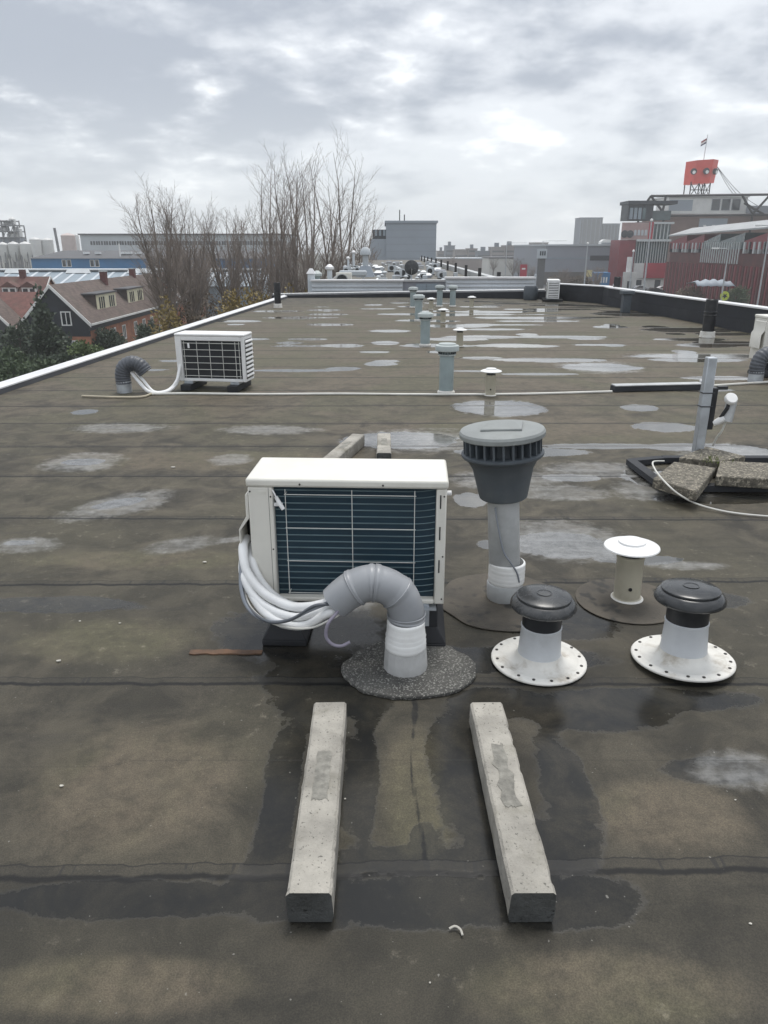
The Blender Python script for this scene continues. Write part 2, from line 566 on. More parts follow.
def roof_material():
    m = bpy.data.materials.new('bitumen_roof')
    m.use_nodes = True
    t = m.node_tree
    b = t.nodes['Principled BSDF']
    tc = N(t, 'ShaderNodeTexCoord')
    v = tc.outputs['Object']

    def attr(n):
        a = N(t, 'ShaderNodeAttribute', attribute_name=n)
        return a.outputs['Fac']
    wet, pale, damp, seam, strip, joint, tan = (attr(n) for n in ('wet', 'pale', 'damp', 'seam', 'strip', 'joint', 'tan'))
    n_big = tex_noise(t, v, 0.9, 5, 0.6, dist=0.4)
    n_mid = tex_noise(t, v, 4.0, 8, 0.68, dist=0.5)
    n_sml = tex_noise(t, v, 17.0, 7, 0.7)
    n_grit = tex_noise(t, v, 260.0, 2, 0.7)
    n_drag = tex_noise(t, mapping(t, v, (1.2, 9.0, 1)), 1.0, 6, 0.65)
    c = mix_col(t, sstep(t, n_mid, 0.34, 0.66), (0.032, 0.0285, 0.021), (0.100, 0.087, 0.063))
    c = mix_col(t, sstep(t, n_big, 0.40, 0.66, 0, 0.6), c, (0.078, 0.071, 0.047))
    c = mix_col(t, sstep(t, n_drag, 0.50, 0.75, 0, 0.40), c, (0.036, 0.034, 0.031))
    c = mix_col(t, math_node(t, 'MULTIPLY', strip, 0.55), c, (0.022, 0.021, 0.018))
    c = mix_col(t, math_node(t, 'MULTIPLY', sstep(t, math_node(t, 'ADD', tan, math_node(t, 'SUBTRACT', n_mid, 0.5)), 0.0, 0.8), sstep(t, n_sml, 0.3, 0.66, 0.25, 0.75)), c, mix_col(t, sstep(t, n_big, 0.42, 0.60), (0.138, 0.113, 0.080), (0.108, 0.100, 0.060)))
    # worn mineral: light scuffs and grit
    scuff = math_node(t, 'MULTIPLY', sstep(t, n_sml, 0.56, 0.74), sstep(t, n_big, 0.46, 0.62))
    c = mix_col(t, math_node(t, 'MULTIPLY', scuff, 0.75), c, (0.23, 0.205, 0.16))
    c = mix_col(t, 1.0, c, mix_col(t, sstep(t, n_grit, 0.30, 0.72), (0.72, 0.72, 0.72), (1.30, 1.29, 1.26)), 'MULTIPLY')
    edge = math_node(t, 'MULTIPLY', math_node(t, 'SUBTRACT', n_mid, 0.5), 1.5)
    edge2 = math_node(t, 'MULTIPLY', math_node(t, 'SUBTRACT', n_sml, 0.5), 0.7)
    jitter = math_node(t, 'ADD', edge, edge2)
    m_damp = sstep(t, math_node(t, 'ADD', damp, math_node(t, 'MULTIPLY', jitter, 1.25)), 0.0, 0.34)
    m_wet = sstep(t, math_node(t, 'ADD', wet, jitter), 0.0, 0.12)
    m_pale = sstep(t, math_node(t, 'ADD', pale, math_node(t, 'MULTIPLY', jitter, 1.1)), 0.08, 0.75)
    c = mix_col(t, math_node(t, 'MULTIPLY', m_damp, sstep(t, n_mid, 0.32, 0.62, 0.84, 0.50)), c, (0.014, 0.015, 0.016))
    c = mix_col(t, math_node(t, 'MULTIPLY', m_wet, 0.45), c, (0.030, 0.032, 0.032))
    c = mix_col(t, math_node(t, 'MULTIPLY', m_pale, sstep(t, math_node(t, 'ADD', math_node(t, 'MULTIPLY', n_drag, .5), math_node(t, 'MULTIPLY', n_sml, .5)), 0.38, 0.62, 0.08, 0.40)), c, (0.40, 0.40, 0.39))  # film colour also brightens puddles in place of reflected sky
    # the lap: a tar bead with torch marks behind it
    sx = N(t, 'ShaderNodeSeparateXYZ')
    t.links.new(v, sx.inputs[0])
    wob = math_node(t, 'MULTIPLY', math_node(t, 'SUBTRACT', tex_noise(t, mapping(t, v, (7, 0.2, 1)), 1.0, 5, 0.6), 0.5), 0.05)
    sd = math_node(t, 'ADD', seam, wob)
    bead = sstep(t, math_node(t, 'ABSOLUTE', sd), 0.004, 0.015, 1, 0)
    band = math_node(t, 'MULTIPLY', sstep(t, sd, -0.004, 0.004), sstep(t, sd, 0.040, 0.048, 1, 0))
    tick = sstep(t, tex_noise(t, mapping(t, v, (52, 3.0, 1), rot=(0, 0, 0.15)), 1.0, 2, 0.5), 0.60, 0.64)
    c = mix_col(t, math_node(t, 'MULTIPLY', band, mix_val(t, tick, 0.25, 0.75)), c, (0.022, 0.022, 0.022))
    line2 = sstep(t, math_node(t, 'ABSOLUTE', math_node(t, 'SUBTRACT', sd, 0.044)), 0.001, 0.004, 0.7, 0)
    c = mix_col(t, line2, c, (0.012, 0.012, 0.012))
    c = mix_col(t, math_node(t, 'MULTIPLY', bead, 0.93), c, (0.008, 0.008, 0.008))
    crack = sstep(t, math_node(t, 'ADD', joint, math_node(t, 'MULTIPLY', math_node(t, 'SUBTRACT', n_mid, 0.5), 0.05)), 0.003, 0.011, 1, 0)
    c = mix_col(t, math_node(t, 'MULTIPLY', crack, sstep(t, n_sml, 0.36, 0.5, 0.6, 0.95)), c, (0.010, 0.010, 0.010))
    fleck = tex_noise(t, v, 70.0, 1, 0.5)
    c = mix_col(t, sstep(t, fleck, 0.77, 0.80, 0, 0.5), c, (0.30, 0.29, 0.26))
    t.links.new(c, b.inputs['Base Color'])
    r = mix_val(t, m_damp, 0.70, 0.13)
    r = mix_val(t, m_wet, r, 0.055)
    r = mix_val(t, math_node(t, 'MULTIPLY', m_pale, math_node(t, 'SUBTRACT', 1.0, m_wet)), r, 0.5)
    r = math_node(t, 'MAXIMUM', r, mix_val(t, math_node(t, 'MAXIMUM', band, bead), 0.0, 0.42))
    t.links.new(r, b.inputs['Roughness'])
    put(t, b.inputs['IOR'], mix_val(t, m_wet, mix_val(t, m_damp, 1.40, 1.33), 2.2))
    bn = N(t, 'ShaderNodeBump')
    bn.inputs['Distance'].default_value = 0.012
    put(t, bn.inputs['Strength'], mix_val(t, m_wet, mix_val(t, m_damp, 0.55, 0.07), 0.0))
    h = math_node(t, 'ADD', math_node(t, 'MULTIPLY', n_sml, 0.6), math_node(t, 'MULTIPLY', n_grit, 0.18))
    t.links.new(h, bn.inputs['Height'])
    t.links.new(bn.outputs[0], b.inputs['Normal'])
    return m


def build_roof():
    rows = set()
    y = -3.0
    while y < 26:
        rows.add(round(y, 4))
        y += 0.03 if y < 3.2 else 0.03 + (y - 3.2) * 0.011
    for s in SEAMS:
        for d in (-0.09, -0.05, -0.02, -0.006, 0.006, 0.02, 0.05, 0.09, 0.14):
            rows.add(round(s + d, 4))
    rows = sorted(rows)
    cols = sorted([-6.2 + 0.075 * i for i in range(int(14.2 / 0.075) + 1)] + [0.05 + 0.012 * i for i in range(9)])
    verts, A = [], {k: [] for k in ('wet', 'pale', 'damp', 'seam', 'strip', 'joint', 'tan')}
    tone = [random.random() * 0.40 for _ in range(len(SEAMS) + 1)]
    tone[2:7] = [1.0, 1.0, 0.6, 0.62, 0.3]
    for yr in rows:
        for xc in cols:
            yy = yr if yr < 20 else 20 + (yr - 20) / 6.0 * (far_y(xc) - 20)
            x = min(max(xc, left_x(yy) - 0.02), right_x(yy) + 0.02)
            k, sd = 0, 9.0
            for i, s in enumerate(SEAMS):
                d = yr - (s + SEAM_TILT[i] * x)
                if abs(d) < abs(sd):
                    k, sd = i, d
            lvl = 0.0008 if sd > 0 else 0.0
            lap = lvl * max(0.0, 1 - max(0, sd) / 0.35)
            z = lap + 0.004 * noise.noise(Vector((x * 0.7, yr * 0.7, 0)))
            verts.append((x, yy, z))
            A['wet'].append(field(WET, x, yr))
            A['pale'].append(field(PALE, x, yr))
            A['damp'].append(field(DAMP, x, yr))
            A['tan'].append(field(TANS, x, yr))
            A['seam'].append(sd)
            A['joint'].append(abs(x - 0.098 - 0.012 * math.sin(yr * 9)) if 1.55 < yr < 2.33 else 0.3)   # the cross joint between the two beams
            A['strip'].append(tone[(k + (1 if sd > 0 else 0)) % len(tone)])
    nc = len(cols)
    faces = []
    for r in range(len(rows) - 1):
        for c in range(nc - 1):
            a = r * nc + c
            if abs(verts[a][0] - verts[a + 1][0]) < 1e-4 and abs(verts[a + nc][0] - verts[a + nc + 1][0]) < 1e-4:
                continue
            faces.append((a, a + 1, a + nc + 1, a + nc))
    me = bpy.data.meshes.new('roof')
    me.from_pydata(verts, [], faces)
    for k, vals in A.items():
        at = me.attributes.new(k, 'FLOAT', 'POINT')
        at.data.foreach_set('value', vals)
    me.polygons.foreach_set('use_smooth', [True] * len(me.polygons))
    me.materials.append(roof_material())
    me.update()
    o = bpy.data.objects.new('roof', me)
    COL.objects.link(o)
    return tag(o, 'flat bitumen roof in welded strips with standing water', 'roof', kind='structure')


build_roof()

# the building below the roof
BRICK_OWN = pm('own_brick', (0.22, 0.13, 0.09), 0.85, var=0.2, scale=3)
b = thing('building', 'long flat roofed building that carries the vents and units', 'building')
xl0, xl1, xr0, xr1 = left_x(-3) - 0.14, left_x(24.9) - 0.14, right_x(-3) + 0.22, 7.02
outline = [(xl0, -3.1), (xr0, -3.1), (right_x(21.9) + 0.22, 21.9), (5.2, 24.5), (0.9, 25.4), (xl1, 25.1)]
MB().prism(outline, STREET, -0.06).build('wall', BRICK_OWN, b)

# white metal edge trim on the left: a low kerb with a sloped cap
e = thing('edge_trim', 'white metal edge trim running along the left edge of the roof', 'edge trim')
mb = MB()
for y0, y1 in [(-3.0 + i * 2.5, min(25.1, -3.0 + i * 2.5 + 2.494)) for i in range(12)]:
    if y0 > 25:
        break
    for q in ([(0.0, 0.052), (0.0, 0.066), (-0.13, 0.085), (-0.16, 0.082), (-0.16, -0.1), (-0.145, -0.1), (-0.145, 0.07)],):
        pts0 = [(left_x(y0) + dx, y0, z) for dx, z in q]
        pts1 = [(left_x(y1) + dx, y1, z) for dx, z in q]
        n0 = len(mb.v)
        mb.v += pts0 + pts1
        k = len(q)
        mb.face([n0 + i for i in range(k)])
        mb.face([n0 + k + i for i in reversed(range(k))])
        for i in range(k):
            j = (i + 1) % k
            mb.face((n0 + i, n0 + k + i, n0 + k + j, n0 + j))
mb.build('cap', ALU, e, angle=25)
mb = MB()
for y0, y1 in ((-3.0, 25.0),):
    a0, a1 = left_x(y0), left_x(y1)
    mb.v += [(a0 + .02, y0, 0.0), (a1 + .02, y1, 0.0), (a1 - .003, y1, .051), (a0 - .003, y0, .051), (a0 - .14, y0, 0.0), (a1 - .14, y1, 0.0)]
    mb.f += [(0, 1, 2, 3), (3, 2, 5, 4)]
    mb.m += [0, 0]
mb.build('upstand', FELT_DARK, e)

# low felt upstand along the far edge (left) and the high black parapet on the right
def wall_run(pts, h, th, mat, name, parent, capmat=None, cap=0.05, z0=-0.02):
    mb, mc = MB(), MB()
    for (x0, y0), (x1, y1) in zip(pts, pts[1:]):
        d = Vector((x1 - x0, y1 - y0, 0)).normalized()
        nrm = Vector((-d.y, d.x, 0))
        A, B = Vector((x0, y0, 0)), Vector((x1, y1, 0))
        A2, B2 = A + nrm * th, B + nrm * th
        mb.prism([(A.x, A.y), (B.x, B.y), (B2.x, B2.y), (A2.x, A2.y)], z0, h)
        if capmat:
            A0, B0 = A - nrm * 0.03, B - nrm * 0.03
            A3, B3 = A2 + nrm * 0.03, B2 + nrm * 0.03
            mc.prism([(A0.x, A0.y), (B0.x, B0.y), (B3.x, B3.y), (A3.x, A3.y)], h + 0.002, h + cap)
    o = mb.build(name, mat, parent)
    c = mc.build('cap', capmat, parent) if capmat else None
    return o, c


u = thing('upstand', 'low black felt upstand along the far left edge of the roof', 'upstand')
mb = MB()
fp = [(-3.62, 24.85), (0.9, 25.15), (5.1, 24.25)]
hs = [0.07, 0.13, 0.24]
for i in range(2):
    (x0, y0), (x1, y1) = fp[i], fp[i + 1]
    n0 = len(mb.v)
    mb.v += [(x0, y0, -.02), (x1, y1, -.02), (x1, y1, hs[i + 1]), (x0, y0, hs[i]), (x0, y0 + .25, hs[i] + .01), (x1, y1 + .25, hs[i + 1] + .01), (x1, y1 + .25, -.3), (x0, y0 + .25, -.3)]
    for q in ((0, 1, 2, 3), (3, 2, 5, 4), (4, 5, 6, 7)):
        mb.face([n0 + k for k in q])
mb.build('felt', FELT_DARK, u)
mb = MB()
mb.tube([(fp[0][0], fp[0][1] + .24, hs[0] + .03), (fp[1][0], fp[1][1] + .24, hs[1] + .03), (fp[2][0], fp[2][1] + .24, hs[2] + .03)], 0.03, 6)
mb.build('edge_strip', GALV_DULL, u)

p = thing('parapet', 'black felt parapet wall with pale metal cap on the right edge of the roof', 'parapet')
run = [(right_x(-3.0), -3.0), (right_x(14.3), 14.3), (right_x(21.6), 21.6), (6.35, 22.3), (5.12, 24.25)]
rr = list(reversed(run))
# the wall stands outside the roof line
mbw, mbc, mbl = MB(), MB(), MB()
outer = [(x + 0.20, y + (0.0 if i < 2 else 0.16)) for i, (x, y) in enumerate(run)]
for i in range(len(run) - 1):
    (x0, y0), (x1, y1) = run[i], run[i + 1]
    (u0, v0), (u1, v1) = outer[i], outer[i + 1]
    mbw.prism([(x0, y0), (u0, v0), (u1, v1), (x1, y1)], -0.03, 0.46)
    mbc.prism([(x0 - 0.025, y0), (u0 + 0.02, v0), (u1 + 0.02, v1), (x1 - 0.025, y1)], 0.463, 0.495)
    mbl.prism([(x0 - 0.012, y0), (x0 - 0.001, y0), (x1 - 0.001, y1), (x1 - 0.012, y1)], -0.03, 0.235)
mbw.build('wall', FELT_DARK, p)
mbc.build('cap', ALU, p, bevel=0.004)
mbl.build('felt_skirt', FELT_DARK, p)
# ---------------------------------------------------------------- foreground things
def make_outdoor_unit(label, group=None):
    """origin on the roof, coil side towards -y; 0.77 wide, 0.30 deep, cabinet 0.19..0.714"""
    t = thing('outdoor_unit', label, 'air conditioner', group=group)
    W, zb, zt = 0.385, 0.19, 0.714
    c = MB()
    c.box(-W, -0.288, -0.15, 0.15, zb, 0.678)                   # service corner
    c.box(0.345, W, -0.15, 0.15, zb, 0.678)                     # right end
    c.box(-0.2879, 0.3449, 0.10, 0.15, zb, 0.678)               # fan side
    c.box(-0.2879, 0.3449, -0.15, 0.0999, zb, 0.21)             # base rail
    cab = c.build('cabinet', CREAM_PANEL, t, bevel=0.006)
    m = MB()
    for z in (0.60, 0.47, 0.33):
        MB().box(0.3590, 0.3640, -0.1515, -0.1495, z, z + 0.055).build('slot', DARK_HOLE, cab)
    pass
    lid = MB().box(-W - 0.006, W + 0.006, -0.156, 0.158, 0.6785, zt).build('lid', CREAM, t, bevel=0.011, seg=3)
    m = MB()
    for x in (-0.18, 0.14):
        MB().lathe([(0, 0), (0.004, 0.0), (0.004, 0.003), (0, 0.004)], 8, M=Matrix.Translation((x, -0.1555, 0.693)) @ Matrix.Rotation(R(90), 4, 'X')).build('screw', STEEL_BOLT, lid)
    for x, z in ((-0.376, 0.66), (-0.296, 0.64), (-0.296, 0.42), (-0.376, 0.23), (-0.296, 0.225), (0.375, 0.65), (0.375, 0.40), (0.375, 0.215)):
        MB().lathe([(0, 0), (0.0035, 0.0), (0.0035, 0.002), (0, 0.003)], 8, M=Matrix.Translation((x, -0.1502, z)) @ Matrix.Rotation(R(90), 4, 'X')).build('screw', STEEL_BOLT, cab)
    MB().box(-0.3045, -0.3032, -0.1506, -0.1495, 0.20, 0.676).build('panel_seam', CAP_GREY, cab)
    MB().box(-0.345, -0.312, -0.1515, -0.1495, 0.648, 0.662).build('clip', CREAM, cab)
    m = MB().lathe([(0, 0), (0.010, 0.0), (0.010, 0.018), (0, 0.02)], 10, M=Matrix.Translation((W, -0.12, 0.655)) @ Matrix.Rotation(R(90), 4, 'Y'))
    m.build('knob', WHITE, cab)
    coil = MB().box(-0.2875, 0.3445, -0.118, -0.075, 0.2105, 0.678)
    co = coil.build('coil', COIL, t)
    m = MB()
    k = 0
    z = 0.228
    while z < 0.67:
        m.box(-0.287, 0.255, -0.1220, -0.1185, z, z + 0.0042)
        pts = [(0.255 + 0.088 * s, -0.120, z + 0.0018 + 0.010 * s * s) for s in (0, .25, .5, .75, 1)]
        m.tube(pts, 0.0022, 5)
        z += 0.0268
    m.build('tube_row', COIL_TUBE, co)
    g = MB()
    for x in (-0.238, 0.02, 0.262):
        g.tube([(x, -0.1545, 0.225), (x, -0.1545, 0.672)], 0.0016, 6)
    for z in (0.232, 0.372, 0.512, 0.650):
        g.tube([(-0.243, -0.1515, z), (0.268, -0.1515, z)], 0.0016, 6)
    for x in (-0.238, 0.262):
        for z in (0.232, 0.650):
            g.tube([(x, -0.152, z), (x, -0.116, z)], 0.002, 5)
    g.build('wire_guard', GUARD, t)
    # valve cover on the left: a thin flange that flares out over the pipes
    v = MB()
    v.prism([(-W - .001, 0.655), (-W - 0.012, 0.645), (-W - 0.013, 0.555), (-W - 0.045, 0.50), (-W - 0.045, 0.335), (-W - 0.039, 0.335), (-W - 0.039, 0.495), (-W - .001, 0.548)], -0.148, 0.10, 'y')
    v.box(-W - 0.039, -W - .001, 0.085, 0.0999, 0.335, 0.515)
    v.build('valve_cover', CREAM_PANEL, t, bevel=0.003)
    MB().box(-W - 0.0385, -W + 0.002, -0.03, 0.084, 0.34, 0.50).build('valve_recess', DARK_HOLE, t)  # dark block painted as the shade inside the cover
    s = MB()
    s.tube([(-0.275, -0.150, 0.640), (-0.262, -0.160, 0.618), (-0.245, -0.166, 0.594)], [0.007, 0.009, 0.008], 10)
    s.box(-0.283, -0.25, -0.158, -0.150, 0.604, 0.616)
    s.tube([(-0.287, -0.152, 0.668), (-0.278, -0.160, 0.655), (-0.268, -0.16, 0.628)], 0.003, 6)
    s.build('sensor', WHITE, t)
    for x in (-0.265, 0.305):
        f = MB()
        f.frustum((x - 0.092, x + 0.092, -0.185, 0.185), (x - 0.092, x + 0.092, -0.185, 0.185), 0.003, 0.028)
        f.frustum((x - 0.092, x + 0.092, -0.185, 0.185), (x - 0.056, x + 0.056, -0.165, 0.165), 0.0281, 0.095)
        f.frustum((x - 0.056, x + 0.056, -0.165, 0.165), (x - 0.056, x + 0.056, -0.165, 0.165), 0.0951, 0.172)
        fo = f.build('rubber_foot', RUBBER, t, bevel=0.004)
        k = MB()
        k.box(x - 0.05, x + 0.05, -0.172, 0.16, 0.1722, 0.1755)
        k.box(x - 0.025, x + 0.022, -0.176, -0.1725, 0.105, 0.1752)
        k.box(x - 0.02, x + 0.02, -0.14, 0.14, 0.1756, 0.1899)
        for dz in (0.12, 0.155):
            k.lathe([(0, 0), (0.008, 0), (0.008, 0.006), (0, 0.006)], 6, M=Matrix.Translation((x, -0.1762, dz)) @ Matrix.Rotation(R(90), 4, 'X'))
        k.build('bracket', GALV, fo)
    return t


UNIT = make_outdoor_unit('large cream air conditioner with dark blue coil and white pipes in the foreground', 'air conditioners on the roof')
UNIT.location = (-0.137, 2.855, 0.0)
UNIT.rotation_euler = (0, 0, R(-2.5))

# pipes and cables from the valve cover to the gooseneck
pb = thing('pipe_bundle', 'white insulated pipes and grey cables looping from the big air conditioner into the gooseneck', 'pipes', (-0.55, 2.6, 0.3))
ORG = Vector((-0.55, 2.6, 0.3))


def bundle(px, r, name, mat, n=10, parent=None, org=ORG):
    pts = spline([yp(x, y, Y) - org for x, y, Y in px], 8)
    r = [r * (1 + (0.07 if r > .01 else .0) * noise.noise(p * 24)) for p in pts]
    return MB().tube(pts, r, n).build(name, mat, parent or pb, angle=60)


bundle([(247, 538, 2.80), (243, 549, 2.72), (247, 572, 2.655), (264, 593, 2.61), (290, 606, 2.57), (314, 606, 2.53), (338, 599, 2.51), (352, 589, 2.505)], 0.0185, 'insulated_pipe', FOAM, 14)
bundle([(250, 545, 2.80), (252, 562, 2.72), (262, 583, 2.69), (280, 600, 2.66), (300, 607, 2.61), (325, 604, 2.54), (350, 590, 2.51)], 0.017, 'insulated_pipe', FOAM, 14)
bundle([(244, 552, 2.77), (243, 574, 2.66), (254, 596, 2.61), (274, 611, 2.57), (298, 617, 2.53), (320, 611, 2.49), (338, 605, 2.49), (354, 592, 2.50)], 0.0165, 'insulated_pipe', FOAM, 14)
bundle([(246, 568, 2.72), (251, 592, 2.625), (264, 612, 2.57), (284, 624, 2.53), (306, 625, 2.50), (326, 614, 2.465), (342, 608, 2.475), (357, 594, 2.495)], 0.0165, 'insulated_pipe', FOAM, 14)
bundle([(241, 560, 2.68), (241, 588, 2.62), (248, 608, 2.57), (264, 620, 2.53), (286, 621, 2.50), (308, 611, 2.46), (332, 601, 2.47), (350, 590, 2.49)], 0.0072, 'cable', CABLE_GREY, 8)
bundle([(241, 565, 2.69), (243, 594, 2.61), (252, 611, 2.56), (270, 622, 2.51), (292, 619, 2.48), (314, 606, 2.45), (334, 603, 2.465), (352, 592, 2.49)], 0.0062, 'cable', pm('dark_grey_cable', (0.10, 0.11, 0.125), .45), 8)
bundle([(243, 570, 2.70), (247, 600, 2.60), (262, 618, 2.54), (286, 627, 2.50), (310, 628, 2.47), (330, 620, 2.44), (342, 612, 2.46), (354, 598, 2.485)], 0.0042, 'cable', CABLE_WHITE, 8)
bundle([(352, 600, 2.49), (341, 608, 2.455), (335, 615, 2.43), (328, 624, 2.41), (326, 636, 2.405), (332, 644, 2.40), (341, 646, 2.40), (350, 642, 2.41)], 0.0065, 'drain_hose', HOSE, 8)

# round mineral felt patch and the gooseneck on it
random.seed(3)
pts = []
for i in range(56):
    a = 2 * math.pi * i / 56
    r = 1 + 0.06 * noise.noise(Vector((math.cos(a) * 1.6, math.sin(a) * 1.6, 4))) + 0.02 * random.uniform(-1, 1)
    if 2.2 < a < 3.0:
        r *= 0.94
    pts.append((0.092 + 0.258 * r * math.cos(a), 2.505 + 0.215 * r * math.sin(a)))
patch = MB().prism(pts, 0.002, 0.018).build('felt_patch', GRAVEL, None, bevel=0.004)
tag(patch, 'round gravelly grey felt patch under the light grey gooseneck', 'roof patch')
MB()
g = thing('gooseneck', 'light grey plastic gooseneck on a white taped sleeve in front of the big air conditioner', 'gooseneck', (0.083, 2.505, 0.012))
sl = []
n = 14
m = MB()
prof = [(0.084, 0.0), (0.086, 0.01), (0.083, 0.05), (0.079, 0.10), (0.077, 0.118), (0.0, 0.118)]
m.lathe(prof, 15)
m.build('sleeve', SLEEVE, g, angle=22)
prof = [(0.0765, 0.095)]
z = 0.095
for i in range(6):
    prof += [(0.0785 - i * 0.0016 + 0.0012 * (i % 2), z + 0.002), (0.0792 - i * 0.0018 + 0.001 * (i % 3), z + 0.013), (0.0782 - i * 0.0016, z + 0.0185)]
    z += 0.0195
prof += [(0.066, z + 0.002)]
mt = MB().lathe(prof, 28, M=Matrix.Rotation(R(2), 4, 'X'))
mt.build('tape_wrap', TAPE, g, angle=60)
ctr = spline([(0.0, 0, 0.20), (0.000, 0, 0.245), (-0.022, 0, 0.305), (-0.065, 0, 0.343), (-0.120, 0, 0.361), (-0.172, 0, 0.351), (-0.220, -0.002, 0.322), (-0.268, -0.004, 0.280)], 10)
rad = []
L = len(ctr)
for i in range(L):
    s = i / (L - 1)
    r = 0.0685
    for c in (0.05, 0.33, 0.55, 0.595, 0.76):
        if abs(s - c) < 0.012:
            r = 0.0725
    if 0.30 < s < 0.36:
        r = max(r, 0.0705)
    if s > 0.80:
        r -= 0.004 * (s - 0.8) / 0.2
    rad.append(r)
m = MB().tube(ctr, rad, 28, caps=False)
m.tube([p for p in ctr[-8:]], [r - 0.006 for r in rad[-8:]], 28, caps=False)
m.build('elbow', PVC, g, angle=28)
m = MB()
for s in (0.34, 0.565, 0.775, 0.10):
    i = int(s * (L - 1))
    m.tube([ctr[i] + (ctr[i + 1] - ctr[i]) * k for k in (0, .5, 1.0)], [0.0716, 0.0738, 0.0716], 28, caps=False)
m.build('joint_ring', PVC, g, angle=60)

# big grey roof vent with a louvred head
v = thing('roof_vent', 'tall grey roof vent with wide louvred head beside the big air conditioner', 'vent', (0.567, 3.13, 0.0), ry=R(-4.0))
v.scale = (1.02, 1.02, 1.015)
m = MB().lathe([(0.0695, 0.0), (0.0695, 0.52)], 28)
m.build('pipe', GALV_DULL, v)
m = MB().lathe([(0.081, 0.01), (0.083, 0.02), (0.081, 0.085), (0.078, 0.09), (0.073, 0.092)], 28)
m.build('sleeve', GALV_DULL, v)
prof = [(0.079, 0.088)]
for i in range(5):
    zz = 0.09 + i * 0.019
    prof += [(0.0818 + .0008 * (i % 2), zz + 0.002), (0.0822, zz + 0.014), (0.0815, zz + 0.018)]
prof.append((0.0735, 0.188))
MB().lathe(prof, 26, M=Matrix.Rotation(R(4), 4, 'Y')).build('tape_wrap', TAPE, v, angle=60)
m = MB().lathe([(0.0, 0.495), (0.098, 0.495), (0.104, 0.500), (0.120, 0.58), (0.130, 0.63), (0.148, 0.665), (0.164, 0.683), (0.172, 0.686), (0.176, 0.692), (0.176, 0.700), (0.168, 0.704), (0.0, 0.704)], 44)
m.build('cone', VENT_GREY, v, angle=30)
m = MB().lathe([(0.128, 0.7042), (0.128, 0.7695)], 40)
for i in range(26):
    a = 2 * math.pi * i / 26
    m.box(0.1285, 0.166, -0.0045, 0.0045, 0.7045, 0.7695, M=Matrix.Rotation(a, 4, 'Z'))
m.build('louvre_ring', VENT_GREY, v)
m = MB().lathe([(0.0, 0.770), (0.176, 0.770), (0.181, 0.774), (0.182, 0.790), (0.176, 0.800), (0.12, 0.808), (0.0, 0.812)], 48)
lid = m.build('lid', VENT_LID, v, angle=30)
m = MB().frustum((-0.085, 0.085, -0.075, 0.075), (-0.085, 0.085, -0.075, 0.075), 0.8085, 0.8165)
m.frustum((-0.085, 0.085, -0.075, 0.075), (-0.05, 0.05, -0.004, 0.004), 0.8166, 0.835)
o = m.build('ridge_plate', VENT_LID, lid, bevel=0.002)
o.rotation_euler = (0, 0, R(-12))
pts = spline([(-0.045, -0.061, 0.47), (-0.035, -0.075, 0.38), (-0.015, -0.078, 0.27), (0.012, -0.085, 0.22), (0.042, -0.078, 0.165), (0.055, -0.068, 0.11)], 8)
MB().tube(pts, 0.004, 7).build('cable', CABLE_GREY, v)
pts = [(0.55 + 0.30 * math.cos(2 * math.pi * i / 40) * (1 + .05 * math.sin(i)), 3.10 + 0.30 * math.sin(2 * math.pi * i / 40)) for i in range(40)]
FELT_PATCH = pm('felt_patch_brown', (0.072, 0.062, 0.048), 0.75, var=0.4, scale=5, bump=0.5, bscale=120, dirt=(0.16, 0.13, 0.095), dirt_amt=0.5, dirt_scale=6, speck=((0.03, 0.028, 0.024), 9, 0.56))
tag(MB().prism(pts, 0.002, 0.0075).build('felt_patch', FELT_PATCH, None, bevel=0.003), 'round brown felt patch under the tall louvred grey vent', 'roof patch')


def capped_vent(label, loc, rz, rx, ry, s=1.0):
    t = thing('capped_vent', label, 'vent', loc, rz, 'black capped vents on white flanges', rx, ry)
    m = MB().lathe([(0.0, 0.004), (0.185, 0.004), (0.189, 0.007), (0.189, 0.012), (0.185, 0.016), (0.155, 0.018), (0.150, 0.0155), (0.118, 0.0155), (0.102, 0.020), (0.092, 0.030), (0.087, 0.046), (0.0, 0.048)], 48)
    fl = m.build('flange', WHITE_OLD, t, angle=30)
    m = MB()
    for i in range(16):
        a = 2 * math.pi * (i + 0.4 + random.uniform(-.16, .16)) / 16
        MB().lathe([(0.0062, 0.0), (0.0062, 0.003), (0.0, 0.0035)], 8, c=(random.uniform(.166, .174) * math.cos(a), 0.170 * math.sin(a), 0.0165)).build('bolt', STEEL_BOLT, fl)
    m = MB().lathe([(0.0855, 0.040), (0.083, 0.075), (0.078, 0.155), (0.080, 0.158), (0.080, 0.166), (0.070, 0.170)], 32)
    m.build('sleeve', SLEEVE_PALE, t, angle=40)
    m = MB().lathe([(0.0765, 0.160), (0.0765, 0.254)], 32)
    m.build('collar', BLACK_PL, t)
    m = MB().lathe([(0.07, 0.250), (0.114, 0.244), (0.124, 0.245), (0.1285, 0.252), (0.1275, 0.263), (0.119, 0.277), (0.107, 0.285), (0.1035, 0.286), (0.1035, 0.289), (0.106, 0.291), (0.105, 0.295), (0.098, 0.299), (0.05, 0.304), (0.0, 0.306)], 44)
    cp = m.build('cap', CAP_GREY, t, angle=28)
    m = MB().lathe([(0.028, 0.3045), (0.030, 0.3070), (0.026, 0.3070), (0.024, 0.3045)], 24)
    m.build('ring_mark', CAP_GREY, cp)
    t.scale = (s, s, s)
    return t


capped_vent('black capped vent on a white bolted flange nearest the big air conditioner', (0.612, 2.563, 0.002), 0.3, 0, R(0.5), 0.985)
capped_vent('black capped vent on a tilted white bolted flange, rightmost in the foreground', (1.182, 2.566, 0.010), 1.1, R(-1.5), R(3.0), 1.03)

